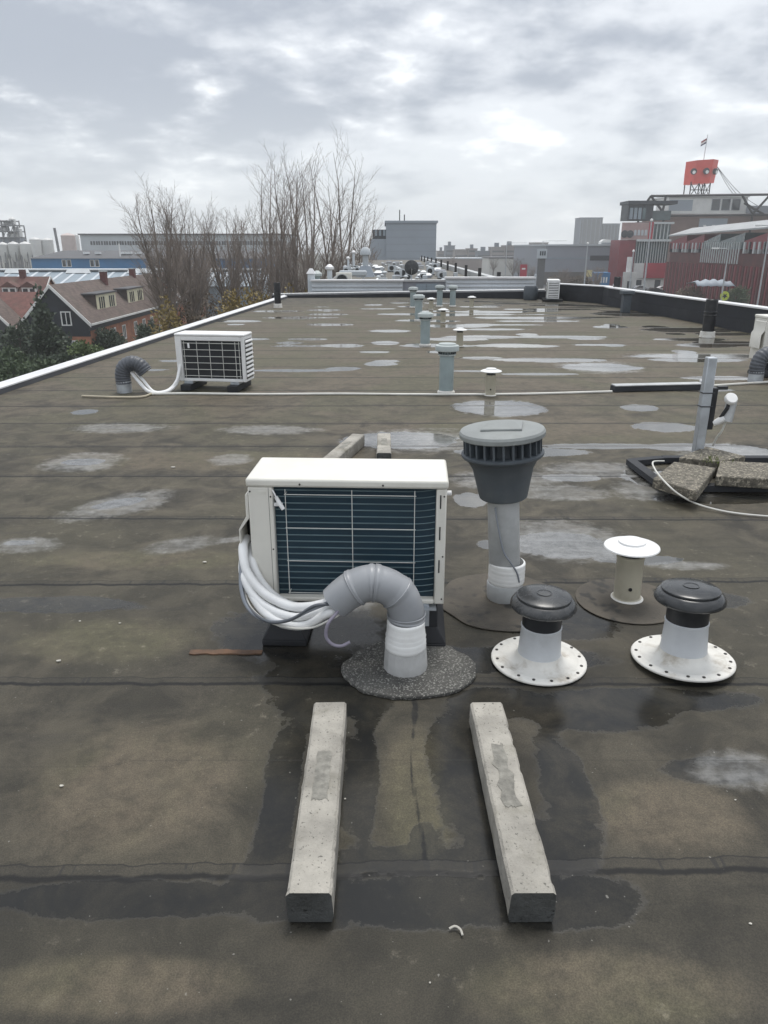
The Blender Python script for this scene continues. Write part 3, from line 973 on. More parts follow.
dv = thing('disc_vent', 'beige pipe vent with a flat white disc cap, in front of the antenna slabs', 'vent', (1.135, 3.125, 0.0), group='disc capped vents')
m = MB().lathe([(0.068, 0.0), (0.070, 0.006), (0.066, 0.014), (0.0605, 0.018), (0.0605, 0.205), (0.063, 0.209), (0.063, 0.222), (0.055, 0.226)], 28)
pp = m.build('pipe', BEIGE, dv)
m = MB().lathe([(0.072, 0.001), (0.075, 0.006), (0.066, 0.014)], 24)
m.build('base_ring', WHITE_OLD, dv)
m = MB().lathe([(0.0, 0.0), (0.009, 0.0), (0.008, 0.004), (0, 0.005)], 10, M=Matrix.Translation((-0.008, -0.060, 0.075)) @ Matrix.Rotation(R(90), 4, 'X'))
m.build('hole', DARK_HOLE, pp)
m = MB().lathe([(0.052, 0.20), (0.052, 0.262)], 20)
m.build('neck', CAP_GREY, dv)
m = MB().lathe([(0.0, 0.262), (0.05, 0.262), (0.112, 0.258), (0.124, 0.262), (0.122, 0.267), (0.09, 0.279), (0.062, 0.284), (0.060, 0.292), (0.055, 0.295), (0.0, 0.297)], 44)
m.build('disc_cap', WHITE, dv, angle=30)
dv.rotation_euler = (0, R(-1.0), 0)
pts = [(1.13 + 0.235 * math.cos(2 * math.pi * i / 36), 3.10 + 0.235 * math.sin(2 * math.pi * i / 36)) for i in range(36)]
tag(MB().prism(pts, 0.002, 0.0070).build('felt_patch', FELT_PATCH, None, bevel=0.003), 'round brown felt patch under the beige disc capped vent', 'roof patch')


# concrete supports
def beam(label, loc, rz, L=0.785, w=0.112, h=0.098, wear=0.12, pl=0.105):
    t = thing('concrete_beam', label, 'concrete beam', loc, rz, 'loose concrete support beams')
    k, hw = 0.007, w / 2
    sec = [(-hw * 0.93, 0), (hw * 0.93, 0), (hw, 0.02), (hw * 0.97, h - k), (hw * 0.97 - k, h), (-hw * 0.97 + k, h), (-hw * 0.97, h - k), (-hw, 0.02)]
    m = MB()
    rings = []
    ns = 60
    for i in range(ns + 1):
        y = -L / 2 + L * i / ns
        b0 = len(m.v)
        for j, (x, z) in enumerate(sec):
            e = 0.0014 * noise.noise(Vector((x * 30, y * 14, z * 30 + loc[0] * 9))) - 0.010 * max(0.0, noise.noise(Vector((x * 40, y * 34 + loc[0] * 50, z * 40))) - 0.35) * (z > .05)
            m.v.append((x + e, y + (0.006 * (z < 0.03) if i == 0 else 0), z + e * (z > 0.02)))
        rings.append(b0)
    n = len(sec)
    for a, b_ in zip(rings, rings[1:]):
        for j in range(n):
            m.face((a + j, a + (j + 1) % n, b_ + (j + 1) % n, b_ + j), 0)
    m.face([rings[0] + j for j in range(n)], 1)
    m.face([rings[-1] + j for j in reversed(range(n))], 1)
    m.build('body', (CONCRETE, CONC_END), t, angle=30)
    q = MB()
    random.seed(int(abs(loc[0]) * 1000))
    pts = []
    for i in range(40):
        a = 2 * math.pi * i / 40
        cx, cy = math.cos(a), math.sin(a)
        sq = max(abs(cx), abs(cy))
        pts.append((0.022 * cx / sq * (1 + wear * random.uniform(-1, 1)), pl * cy / sq * (1 + 0.05 * random.uniform(-1, 1)) + 0.03))
    q.prism(pts, h - 0.004, h + 0.0016)
    q.build('worn_print', CONC_PRINT, t)
    return t


beam('left pale concrete beam lying in front of the big air conditioner', (-0.180, 1.745, 0.004), R(0.3))
beam('right pale concrete beam lying in front of the big air conditioner', (0.352, 1.745, 0.004), R(0.8), wear=.38, pl=.135)
beam('slanted concrete beam lying behind the big air conditioner', (-0.31, 5.56, 0.004), R(-14), 0.80)
beam('straight concrete beam lying behind the big air conditioner', (0.0, 5.66, 0.004), R(0), 0.62)

# weathered scraps on the felt
SCRAP = pm('scrap_white', (0.45, 0.43, 0.38), 0.7, var=0.15)
random.seed(21)
c = gp(457, 934)
pts = spline([(c.x - 0.018, c.y + 0.008, 0.008), (c.x - 0.004, c.y + 0.012, 0.011), (c.x + 0.008, c.y + 0.004, 0.010), (c.x + 0.012, c.y - 0.010, 0.008)], 6)
tag(MB().tube(pts, 0.0028, 6).build('plastic_strip', SCRAP), 'small curled white plastic strip near the right concrete beam', 'litter')
spots = [(59, 662, 6), (120, 624, 3), (80, 622, 3), (62, 787, 5), (345, 800, 3), (430, 984, 3), (173, 468, 5), (205, 563, 5), (735, 801, 3), (750, 925, 4)]
for i, (px, py, s) in enumerate(spots):
    c = gp(px, py)
    ax = c.y * CP + EYE * SP
    r = s * 0.45 * ax / FOC
    m = MB()
    a0 = random.uniform(0, 6)
    pts = [(c.x + r * random.uniform(.6, 1.1) * math.cos(a0 + k * 1.05), c.y + 0.8 * r * random.uniform(.5, 1.1) * math.sin(a0 + k * 1.05)) for k in range(6)]
    m.prism(pts, 0.004, 0.004 + 0.35 * r)
    o = m.build('scrap', SCRAP)
    tag(o, 'small pale scrap of dried debris lying on the felt', 'litter', 'pale scraps scattered on the roof')

# rust streak stain as a thin rusty strip under the left foot
RUST = pm('rust_strip', (0.13, 0.075, 0.045), 0.8, var=0.4, scale=9, dirt=(0.05, 0.042, 0.036), dirt_amt=0.9, dirt_scale=12)
c0, c1 = gp(190, 653), gp(262, 654)
m = MB()
pts = [(c0.x + (c1.x - c0.x) * i / 12, c0.y - 0.018 + random.uniform(-.004, .004)) for i in range(13)] + [(c0.x + (c1.x - c0.x) * i / 12, c0.y + 0.016 + random.uniform(-.005, .005)) for i in reversed(range(13))]
m.prism(pts, 0.002, 0.0075)
tag(m.build('rusty_strip', RUST), 'flat rusty brown strip lying by the left foot of the big air conditioner', 'litter')

# ---------------------------------------------------------------- mid roof
def make_small_unit(label, group):
    t = thing('outdoor_unit', label, 'air conditioner', group=group)
    W, zb, zt = 0.405, 0.095, 0.60
    c = MB()
    c.box(-W, -0.335, -0.15, 0.15, zb, zt - .03)
    c.box(0.365, W, -0.15, 0.15, zb, zt - .03)
    c.box(-0.3349, 0.3649, 0.10, 0.15, zb, zt - .03)
    c.box(-0.3349, 0.3649, -0.15, 0.0999, zb, zb + .03)
    c.box(-0.3349, 0.3649, -0.15, -0.12, zt - .075, zt - .0301)
    cab = c.build('cabinet', WHITE, t, bevel=0.006)
    MB().box(-W - .005, W + .005, -.156, .156, zt - .0295, zt).build('lid', WHITE, t, bevel=.013)
    for k in range(9):
        z = zb + .05 + k * .045
        m = MB().prism([(W + .001, z), (W + .016, z + .004), (W + .016, z + .014), (W + .001, z + .026)], -.12, .12, 'y')
        m.build('side_louvre', WHITE, cab)
    MB().box(W + .0005, W + .002, -.125, .125, zb + .03, zt - .06).build('side_grille', CAP_GREY, cab)
    MB().box(-0.3345, 0.3645, -0.115, -0.075, zb + .0305, zt - .0755).build('coil', COIL_BLACK, t)
    g = MB()
    for x in (-.30, -.15, 0.0, .15, .30, .345):
        g.tube([(x, -.153, zb + .035), (x, -.153, zt - .08)], .0032, 5)
    for k in range(6):
        z = zb + .06 + k * .069
        g.tube([(-.325, -.149, z), (.355, -.149, z)], .0032, 5)
    g.build('wire_guard', GUARD, t)
    MB().tube([(-.245, -.158, zt - .10), (-.238, -.166, zt - .15)], .012, 8).build('sensor', WHITE, t)
    for x in (-.28, .27):
        f = MB().box(x - .06, x + .06, -.26, .26, .003, .07).build('rubber_foot', RUBBER, t, bevel=.006)
        MB().box(x - .05, x + .05, -.16, .16, .0705, .0945).build('bracket', GALV, f)
    return t


COIL_BLACK = pm('coil_dark_grey', (0.020, 0.022, 0.026), 0.5, var=0.3)
TU = make_small_unit('white air conditioner with black gridded coil near the white roof edge on the left', 'air conditioners on the roof')
TU.location, TU.rotation_euler = (-1.945, 8.62, 0.0), (0, 0, R(-8))
TU.scale = (1, 1, 1.06)
FLEX = pm('dark_grey_flex', (0.085, 0.092, 0.105), 0.5, var=0.15)


def flex_gooseneck(label, loc, rz, sc=1.0):
    t = thing('gooseneck', label, 'gooseneck', loc, rz, 'dark ribbed goosenecks')
    MB().lathe([(0.083, 0.0), (0.082, 0.13), (0.0, 0.131)], 20).build('sleeve', GALV, t)
    ctr = spline([(0, 0, 0.10), (0.0, 0, 0.20), (0.035, 0, 0.285), (0.12, 0, 0.325), (0.205, 0, 0.295), (0.26, 0, 0.225)], 12)
    rad = [0.082 + (0.005 if i % 4 < 2 else 0.0) for i in range(len(ctr))]
    m = MB().tube(ctr, rad, 18, caps=False)
    m.tube(ctr[-6:], 0.074, 18)
    m.build('elbow', FLEX, t, angle=60)
    t.scale = (sc, sc, sc)
    return t


flex_gooseneck('dark grey ribbed gooseneck left of the far cream air conditioner by the white edge', (-2.94, 8.36, 0), 0)
cb = thing('pipe_bundle', 'white wrapped pipes running from the ribbed gooseneck to the far left air conditioner', 'pipes', (-2.6, 8.3, 0))
O2 = Vector((-2.6, 8.3, 0))
bundle([(131, 372, 8.36), (140, 383, 8.3), (150, 392, 8.22), (166, 392, 8.25), (176, 384, 8.4), (179, 372, 8.5), (181, 362, 8.55)], 0.020, 'insulated_pipe', FOAM, 8, cb, O2)
bundle([(133, 369, 8.38), (143, 380, 8.34), (154, 391.5, 8.25), (168, 390, 8.3), (177, 380, 8.42), (180, 366, 8.52)], 0.016, 'insulated_pipe', FOAM, 8, cb, O2)

# the long pale line along the roof, a thin tail on its left
def ground_line(px, r, name, mat, label, cat, lift=None):
    pts = [gp(x, y, r * 1.2 if lift is None else lift) for x, y in px]
    return tag(MB().tube(spline(pts, 6), r, 7).build(name, mat), label, cat)


ground_line([(82, 396), (110, 397), (140, 397), (152, 393.5)], 0.012, 'cable', pm('tan_cable', (0.45, 0.40, 0.30), 0.6), 'thin tan cable tail on the felt left of the ribbed gooseneck', 'cable')
ground_line([(152, 394), (190, 393.5), (260, 394.2), (340, 393.8), (420, 394.4), (520, 394.0), (612, 391.5)], 0.013, 'cable', CABLE_WHITE, 'long pale cable crossing the roof behind the green vents', 'cable')
ground_line([(640, 386.2), (700, 386.0), (740, 383.8), (768, 382.0), (800, 380)], 0.014, 'cable', CABLE_WHITE, 'pale cable on the right leading to the edge air conditioner', 'cable')
a, b_ = gp(612, 391.5), gp(703, 389.3)
ct = thing('cable_duct', 'long black cable duct lying on the roof behind the antenna pole', 'cable duct', (a + b_) / 2, math.atan2(b_.y - a.y, b_.x - a.x))
hl = (b_ - a).length / 2
MB().box(-hl, hl, -0.06, 0.06, 0.004, 0.065).build('tray', FELT_DARK, ct, bevel=0.004)
MB().box(-hl + .01, hl - 0.04, -0.064, 0.064, 0.0655, 0.078).build('cover', GALV_DULL, ct, bevel=0.003)
MB().box(hl - 0.02, hl + 0.09, -0.07, 0.07, 0.004, 0.10).build('end_cap', ALU, ct, bevel=0.004)


# grey-green vents in a row and disc vents beside them
def green_vent():
    t = thing('pipe_vent', 'nearest and tallest grey green pipe vent, beyond the louvred vent', 'vent', group='grey green pipe vents in a row')
    MB().lathe([(0.10, 0.0), (0.098, 0.02), (0.083, 0.035)], 20).build('base_ring', WHITE_OLD, t)
    MB().lathe([(0.080, 0.0), (0.080, 0.48)], 22).build('pipe', TEAL, t)
    m = MB().lathe([(0.081, 0.42), (0.098, 0.422), (0.098, 0.436), (0.082, 0.44)], 22)
    m.lathe([(0.0, 0.4665), (0.12, 0.4665), (0.131, 0.473), (0.133, 0.52), (0.128, 0.53), (0.10, 0.537), (0.095, 0.55), (0.0, 0.556)], 28)
    cp = m.build('cap', TEAL_CAP, t)
    m = MB()
    for i in range(18):
        m.box(0.0805, 0.100, -0.004, 0.004, 0.4405, 0.466, M=Matrix.Rotation(2 * math.pi * i / 18, 4, 'Z'))
    m.build('louvre_ring', VENT_GREY, cp)
    return t


GV = green_vent()
c = gp(446, 393)
GV.location = (c.x, c.y, 0)
for (px, py), lab in zip(((425, 345.5), (418.5, 320.5), (413, 307.5), (439.5, 306.5), (452.5, 306.5)),
                         ('second grey green pipe vent counted from the nearest one', 'third grey green pipe vent counted from the nearest one', 'farthest grey green vent, last and leftmost of its row',
                          'left one of two far grey green vents standing close together', 'right one of two far grey green vents standing close together')):
    c = gp(px, py)
    dup(GV, (c.x, c.y, 0), random.uniform(0, 6), lab, scale=(1, 1, random.uniform(0.97, 1.04)))
for (px, py), lab in zip(((490, 395.5), (459.5, 346.5), (443, 322.5), (431, 309.5), (471.5, 307.5)),
                         ('small disc capped vent by a puddle, right of the nearest green vent', 'small disc capped vent right of the second green vent', 'small disc capped vent right of the third green vent',
                          'small disc capped vent between the far green vents', 'farthest disc capped vent, alone on the right near the far edge')):
    c = gp(px, py)
    dup(dv, (c.x, c.y, 0), random.uniform(0, 6), lab, scale=(0.95, 0.95, 1.02))

# black stacks with white feet
def black_stack():
    t = thing('stack_pipe', 'black pipe stack with white foot by the right parapet, nearest one', 'stack pipe', group='black stack pipes')
    MB().lathe([(0.14, 0.0), (0.132, 0.03), (0.128, 0.10), (0.112, 0.105)], 18).build('foot', WHITE_OLD, t)
    m = MB().lathe([(0.105, 0.10), (0.105, 0.66), (0.096, 0.665), (0.096, 0.60), (0.0, 0.60)], 20)
    pp = m.build('pipe', BLACK_PL, t)
    m = MB()
    for z in (0.37, 0.43):
        m.lathe([(0.1055, z), (0.111, z + 0.005), (0.111, z + 0.02), (0.1055, z + 0.025)], 20)
    m.build('clamp', CAP_GREY, pp)
    return t


ST = black_stack()
c = gp(707, 337)
ST.location = (c.x, c.y, 0)
c = gp(616, 304)
dup(ST, (c.x - 0.15, c.y - 0.4, 0), 0.5, 'thin dark pipe stack with white foot at the far right corner of the parapet', scale=(0.9, 0.9, 1.15))
c = gp(278, 307.5)
dup(ST, (c.x, c.y, 0), 0.9, 'black pipe stack with white foot alone at the far left corner', scale=(0.85, 0.85, 0.98))
c = gp(625, 312.5)
t = thing('square_stack', 'short square dark grey stack by the far right parapet', 'stack pipe', (c.x, c.y, 0))
MB().box(-0.10, 0.10, -0.10, 0.10, 0.0, 0.44).build('shaft', VENT_GREY, t, bevel=0.01)
MB().box(-0.15, 0.15, -0.15, 0.15, 0.4405, 0.53).build('cap', VENT_GREY, t, bevel=0.015)

# antenna pole on a ballasted frame
AP = gp(700, 470)
ap = thing('antenna_pole', 'grey metal antenna pole standing in a black frame among paving slabs', 'antenna pole', (2.37, 5.42, 0))
MB().box(-0.034, 0.034, -0.034, 0.034, 0.02, 0.80).build('pole', GALV, ap, bevel=0.006)
fr = MB()
base = Vector((2.37, 5.42, 0))


def rel(px, py, z=0.0):
    return gp(px, py, z) - base


frame = [rel(630, 466), rel(662, 463), rel(790, 463), rel(800, 492), rel(664, 492)]
for i in range(5):
    a, b_ = frame[i], frame[(i + 1) % 5]
    d = (b_ - a).normalized()
    nr = Vector((-d.y, d.x, 0)) * 0.035
    fr.prism([(a.x - nr.x, a.y - nr.y), (b_.x - nr.x, b_.y - nr.y), (b_.x + nr.x, b_.y + nr.y), (a.x + nr.x, a.y + nr.y)], 0.006 + i * 0.0015, 0.05 + i * 0.0015)
fr.build('frame', FELT_DARK, ap, bevel=0.003)
m = MB()
for z in (0.54, 0.44):
    m.box(-0.042, 0.05, -0.04, 0.04, z, z + 0.008)
m.box(0.036, 0.075, -0.028, 0.028, 0.27, 0.58)
m.box(0.076, 0.15, -0.015, 0.015, 0.565, 0.59)
m.build('clamp', BLACK_PL, ap, bevel=0.003)
sn = thing('antenna_sensor', 'small white weather sensor with round cap on an arm of the antenna pole', 'sensor', (2.37, 5.42, 0))
m = MB().tube([(0.077, -0.02, 0.315), (0.11, -0.03, 0.335), (0.145, -0.04, 0.36)], [0.02, 0.026, 0.026], 12)
m.build('arm', WHITE, sn)
m = MB().tube([(0.165, -0.04, 0.335), (0.190, -0.02, 0.495)], 0.038, 14)
m.build('body', GALV_DULL, sn)
m = MB().lathe([(0.0, 0.0), (0.042, 0.0), (0.045, 0.008), (0.045, 0.028), (0.040, 0.036), (0.0, 0.038)], 20, M=Matrix.Translation((0.150, -0.07, 0.500)) @ Matrix.Rotation(R(48), 4, 'X'))
m.build('round_cap', WHITE, sn)
m = MB().tube([(0.12, -0.03, 0.36), (0.145, -0.06, 0.44), (0.165, -0.035, 0.48)], 0.014, 8)
m.build('bracket', BLACK_PL, sn)
pts = spline([(0.165, -0.03, 0.34), (0.15, -0.02, 0.26), (0.14, 0.02, 0.20), (0.135, 0.06, 0.125)], 6)
MB().tube(pts, 0.008, 7).build('cable', CABLE_WHITE, sn)


def slab(label, corners, z0, z1):
    m = MB().prism([(p.x, p.y) for p in corners], z0, z1)
    o = m.build('paving_slab', TILE, None, bevel=0.008)
    return tag(o, label, 'paving slab', 'slabs weighing down the antenna frame')


Z = 0.075
slab('washed gravel slab at front left in the antenna frame', [gp(697, 491, Z + .058), gp(653, 477.5, Z + .058), gp(674, 461, Z + .058), gp(716, 467, Z + .058)], 0.06, 0.13)
slab('washed gravel slab at right in the antenna frame, running out of view', [gp(716, 475.5, Z + .058), gp(775, 479, Z + .058), gp(800, 464, Z + .058), gp(720, 460, Z + .058)], 0.061, 0.131)
slab('washed gravel slab lying behind the antenna pole', [gp(679, 457, Z + .05), gp(718, 461.5, Z + .05), gp(746, 456, Z + .05), gp(706, 446, Z + .05)], 0.01, 0.125)
MOSS = pm('moss', (0.10, 0.13, 0.03), 0.9, var=0.4)
m = MB()
c = gp(712, 461, 0.12)
for i in range(60):
    q = c + Vector((random.gauss(0, .05), random.gauss(0, .05), 0.0))
    a = random.uniform(0, 6.28)
    m.poly([q, q + Vector((0.006 * math.cos(a), 0.006 * math.sin(a), 0)), q + Vector((random.uniform(-.02, .02), random.uniform(-.02, .02), random.uniform(.02, .05)))])
tag(m.build('moss_tuft', MOSS), 'small green moss tuft at the foot of the antenna pole', 'moss', kind='stuff')
pts = [gp(x, y, z) for x, y, z in ((664, 461, .10), (653, 462, .15), (656, 471, .16), (667, 484, .145), (680, 495, .09), (700, 505, .03), (735, 513, .012), (790, 518, .012))]
tag(MB().tube(spline(pts, 6), 0.0055, 7).build('cable', CABLE_WHITE), 'thin white cable curving in front of the antenna slabs', 'cable')

# right edge unit, its side towards us, and its gooseneck
RU = dup(UNIT, (5.13, 9.55, 0.0), R(2), 'white air conditioner at the right picture edge, cut off by the frame', scale=(1.06, 1.0, 1.05))
flex_gooseneck('dark grey ribbed gooseneck at the right picture edge', (gp(755, 382).x, gp(755, 382).y, 0), R(10), 1.05)
FU = dup(TU, (5.12, 23.4, 0.0), R(-99), 'small far air conditioner seen end on at the far edge', scale=(1.0, 1.15, 1.05))
t = thing('drum_fan', 'dark round drum fan on the roof edge beside the far air conditioner', 'fan', (4.55, 23.9, 0))
MB().lathe([(0.0, 0.0), (0.2, 0.0), (0.22, 0.05), (0.22, 0.34), (0.18, 0.42), (0.0, 0.44)], 20).build('housing', VENT_GREY, t)
MB().box(-0.3, 0.8, -0.25, 0.25, -0.01, 0.0).build('mat', FELT_DARK, t)
# ---------------------------------------------------------------- the town around the roof
def fx(px, Y, py=270):
    return yp(px, py, Y).x


def fz(py, Y):
    return yp(384, py, Y).z


GROUND = pm('town_ground', (0.075, 0.075, 0.055), 0.95, var=0.35, scale=0.05, dirt=(0.06, 0.058, 0.055), dirt_amt=0.7, dirt_scale=0.02)
ASPHALT = pm('asphalt', (0.055, 0.056, 0.058), 0.75, var=0.2, scale=0.3)
PAVE = pm('pavement', (0.20, 0.19, 0.175), 0.85, var=0.15, scale=0.4)
m = MB()
m.poly([(-1400, -200, STREET), (1400, -200, STREET), (1400, 1500, STREET), (-1400, 1500, STREET)])
tag(m.build('ground', GROUND), 'flat town ground reaching the horizon', 'ground', kind='structure')
m = MB().poly([(12, -100, STREET + .004), (30, -100, STREET + .004), (75, 420, STREET + .004), (38, 420, STREET + .004)])
tag(m.build('road', ASPHALT), 'asphalt road and yard on the right', 'road', kind='structure')
m = MB().prism([(8.5, -100), (12, -100), (38, 420), (30, 420)], STREET - .2, STREET + 0.12)
tag(m.build('pavement', PAVE), 'grey pavement between the roof and the road', 'pavement', kind='structure')
m = MB().poly([(-31, 20, STREET + .004), (-26, 20, STREET + .004), (-26, 170, STREET + .004), (-31, 170, STREET + .004)])
tag(m.build('path', PAVE), 'grey path along the brick houses', 'path', kind='structure')

BRICK = pm('orange_brick', (0.36, 0.165, 0.10), 0.85, var=0.25, scale=1.2, dirt=(0.16, 0.09, 0.065), dirt_amt=0.7, dirt_scale=0.7)
TIMBER = pm('dark_timber', (0.020, 0.024, 0.032), 0.6, var=0.3, scale=1.0, streak=0.3)
BANDING = pm('dark_fascia', (0.055, 0.056, 0.06), 0.6, var=0.2, scale=1.0)
TRIM = pm('white_paint', (0.74, 0.74, 0.72), 0.5, var=0.08, scale=1.0, dirt=(0.5, 0.5, 0.47), dirt_amt=0.3)
CREAMP = pm('cream_paint', (0.72, 0.68, 0.50), 0.5, var=0.08, scale=1.0)
GLASS = pm('window_glass', (0.03, 0.036, 0.042), 0.08, var=0.4, scale=0.7, spec=0.7)
BLUE = pm('blue_cladding', (0.035, 0.16, 0.34), 0.55, var=0.12, scale=0.3, streak=0.2)
GREYROOF = pm('grey_sheet_roof', (0.085, 0.085, 0.09), 0.7, var=0.15, scale=0.3)
SHEET = pm('pale_corrugated', (0.56, 0.60, 0.63), 0.5, var=0.12, scale=0.4, streak=0.25)
SHEET2 = pm('blue_grey_sheet', (0.24, 0.29, 0.33), 0.5, var=0.15, scale=0.3, streak=0.2)
SKYL = pm('white_rooflight', (0.70, 0.72, 0.72), 0.4, var=0.1, scale=0.5)
CLAD = pm('grey_blue_cladding', (0.29, 0.325, 0.365), 0.6, var=0.06, scale=0.15, streak=0.1)
CLAD2 = pm('grey_cladding', (0.24, 0.255, 0.285), 0.6, var=0.08, scale=0.15)
CLAD3 = pm('pale_grey_cladding', (0.45, 0.48, 0.50), 0.6, var=0.08, scale=0.15)
DARKPANEL = pm('dark_panel', (0.020, 0.026, 0.034), 0.5, var=0.15, scale=0.4)
SILO = pm('silo_white', (0.62, 0.62, 0.60), 0.5, var=0.1, scale=0.3, streak=0.3)
SILO_PINK = pm('silo_pink', (0.52, 0.44, 0.41), 0.6, var=0.1, scale=0.3, streak=0.2)
RUSTY = pm('plant_steel', (0.20, 0.20, 0.205), 0.6, var=0.3, scale=0.4)
RED = pm('red_panel', (0.20, 0.028, 0.036), 0.5, var=0.15, scale=0.4, streak=0.2)
REDB = pm('bright_red_panel', (0.36, 0.025, 0.045), 0.45, var=0.12, scale=0.4)
ORANGE = pm('orange_red_sign', (0.60, 0.07, 0.05), 0.5, var=0.08, scale=0.5, dirt=(0.45, 0.08, 0.06), dirt_amt=0.4)
PINK = pm('pink_grey_panel', (0.36, 0.25, 0.235), 0.7, var=0.12, scale=0.5)
TAN = pm('tan_brown_wall', (0.21, 0.145, 0.125), 0.75, var=0.12, scale=0.3, streak=0.15)
BRICK_D = pm('dark_red_brick', (0.115, 0.042, 0.038), 0.8, var=0.25, scale=0.5)
GREENGLASS = pm('green_glass', (0.045, 0.080, 0.085), 0.15, var=0.3, scale=0.4, spec=0.7)
MULL = pm('pale_mullion', (0.50, 0.53, 0.53), 0.5, var=0.1)
STEELD = pm('dark_steel', (0.022, 0.021, 0.022), 0.55, var=0.2)
POLE = pm('lamp_pole', (0.42, 0.44, 0.45), 0.5, 0.2, var=0.1)
LIMEY = pm('yellow_green_paint', (0.45, 0.52, 0.06), 0.5)


def tile_mat(name, col):
    m = bpy.data.materials.new(name)
    m.use_nodes = True
    t = m.node_tree
    b = t.nodes['Principled BSDF']
    tc = N(t, 'ShaderNodeTexCoord')
    v = tc.outputs['Object']
    sx = N(t, 'ShaderNodeSeparateXYZ')
    t.links.new(v, sx.inputs[0])
    course = math_node(t, 'FRACT', math_node(t, 'MULTIPLY', sx.outputs[2], 4.5))
    n = tex_noise(t, v, 1.6, 5, 0.65)
    c = mix_col(t, sstep(t, n, 0.3, 0.7), tuple(x * 0.72 for x in col), tuple(x * 1.28 for x in col))
    c = mix_col(t, sstep(t, course, 0.0, 0.25, 0.45, 0.0), c, tuple(x * 0.35 for x in col))
    n2 = tex_noise(t, v, 0.5, 4, 0.6)
    c = mix_col(t, sstep(t, n2, 0.5, 0.75, 0, 0.45), c, (0.075, 0.075, 0.05))
    t.links.new(c, b.inputs['Base Color'])
    b.inputs['Roughness'].default_value = 0.75
    return m


TILE_BROWN = tile_mat('brown_tiles', (0.125, 0.092, 0.078))
TILE_RED = tile_mat('red_tiles', (0.145, 0.060, 0.048))
TILE_RED2 = tile_mat('dull_red_tiles', (0.125, 0.058, 0.048))


def win(parent, face, pos, u, z, w, h, frame=TRIM, bars=1, name='window', t=0.07):
    """a window part with its pane; face is the outward direction of the wall"""
    def bx(mb, u0, u1, z0, z1, d0, d1):
        if face == '-y':
            mb.box(u0, u1, pos - d1, pos - d0, z0, z1)
        elif face == '+x':
            mb.box(pos + d0, pos + d1, u0, u1, z0, z1)
        else:
            mb.box(pos - d1, pos - d0, u0, u1, z0, z1)
    m = MB()
    e = min(0.12, w * 0.12)
    bx(m, u - w / 2, u - w / 2 + e, z, z + h, 0.002, t)
    bx(m, u + w / 2 - e, u + w / 2, z, z + h, 0.002, t)
    bx(m, u - w / 2 + e + .001, u + w / 2 - e - .001, z, z + e, 0.002, t)
    bx(m, u - w / 2 + e + .001, u + w / 2 - e - .001, z + h - e, z + h, 0.002, t)
    for i in range(bars):
        c = u - w / 2 + w * (i + 1) / (bars + 1)
        bx(m, c - e * .35, c + e * .35, z + e + .001, z + h - e - .001, 0.012, t * 0.9)
    f = m.build(name, frame, parent)
    q = MB()
    bx(q, u - w / 2 + e * .5, u + w / 2 - e * .5, z + e * .5, z + h - e * .5, 0.003, 0.02)
    q.build('pane', GLASS, f)
    return f


def gable_house(label, x0, x1, y0, y1, ze, zr, wall, gable, roofm, xr=None, group='houses left of the roof', chimneys=(), ov=0.35, band=None, brick_to=None):
    h = thing('house', label, 'house', ((x0 + x1) / 2, y0, STREET), group=group)
    O = Vector(((x0 + x1) / 2, y0, STREET))
    a, b_ = x0 - O.x, x1 - O.x
    L = y1 - y0
    e, r = ze - STREET, zr - STREET
    c = (xr - O.x) if xr is not None else (a + b_) / 2
    zb = (brick_to - STREET) if brick_to else 0.0
    m = MB().prism([(a, zb + .001), (b_, zb + .001), (b_, e), (c, r - 0.12), (a, e)], 0.0, 0.3, 'y')
    m.build('gable', gable, h)
    m = MB().prism([(a, 0), (b_, 0), (b_, e), (c, r - 0.12), (a, e)], 0.301, L, 'y')
    if zb > 0:
        m.box(a, b_, 0.0, 0.3, 0, zb)
    m.build('wall', wall, h)
    sl, sr = (r - e) / (c - a), (r - e) / (b_ - c)
    m = MB()
    th = 0.16
    for s, xe, k in ((-1, a, sl), (1, b_, sr)):
        xo = xe + s * ov
        zo = e - k * ov
        poly = [(c, r - 0.05), (xo, zo - 0.05 + 0.07), (xo, zo + 0.07 + th), (c, r + th)]
        m.prism(poly, -0.25, L + 0.2, 'y')
    rf = m.build('roof', roofm, h)
    m = MB()
    for s, xe, k in ((-1, a, sl), (1, b_, sr)):
        xo, zo = xe + s * (ov + 0.03), e - k * (ov + 0.03)
        m.prism([(c, r - 0.16), (xo, zo - 0.16), (xo, zo + th + 0.12), (c, r + th + 0.06)], -0.36, -0.255, 'y')
    m.build('bargeboard', TRIM, h)
    m = MB()
    for s, xe, k in ((-1, a, sl), (1, b_, sr)):
        xo, zo = xe + s * ov, e - k * ov
        m.box(min(xo, xo + s * .16), max(xo, xo + s * .16), -0.2, L + 0.2, zo - 0.02, zo + 0.18)
    m.build('gutter', TRIM, h)
    for yc, dx in chimneys:
        m = MB().box(c + dx - 0.35, c + dx + 0.35, yc - 0.4, yc + 0.4, r - 0.8, r + 1.0)
        ch = m.build('chimney', BRICK_D, rf)
        MB().box(c + dx - 0.42, c + dx + 0.42, yc - 0.47, yc + 0.47, r + 1.002, r + 1.12).build('chimney_cap', GALV_DULL, ch)
    if band:
        MB().box(b_ + 0.002, b_ + 0.12, 0.02, L, e - 0.95, e - 0.06).build('fascia', band, h)
    return h, O


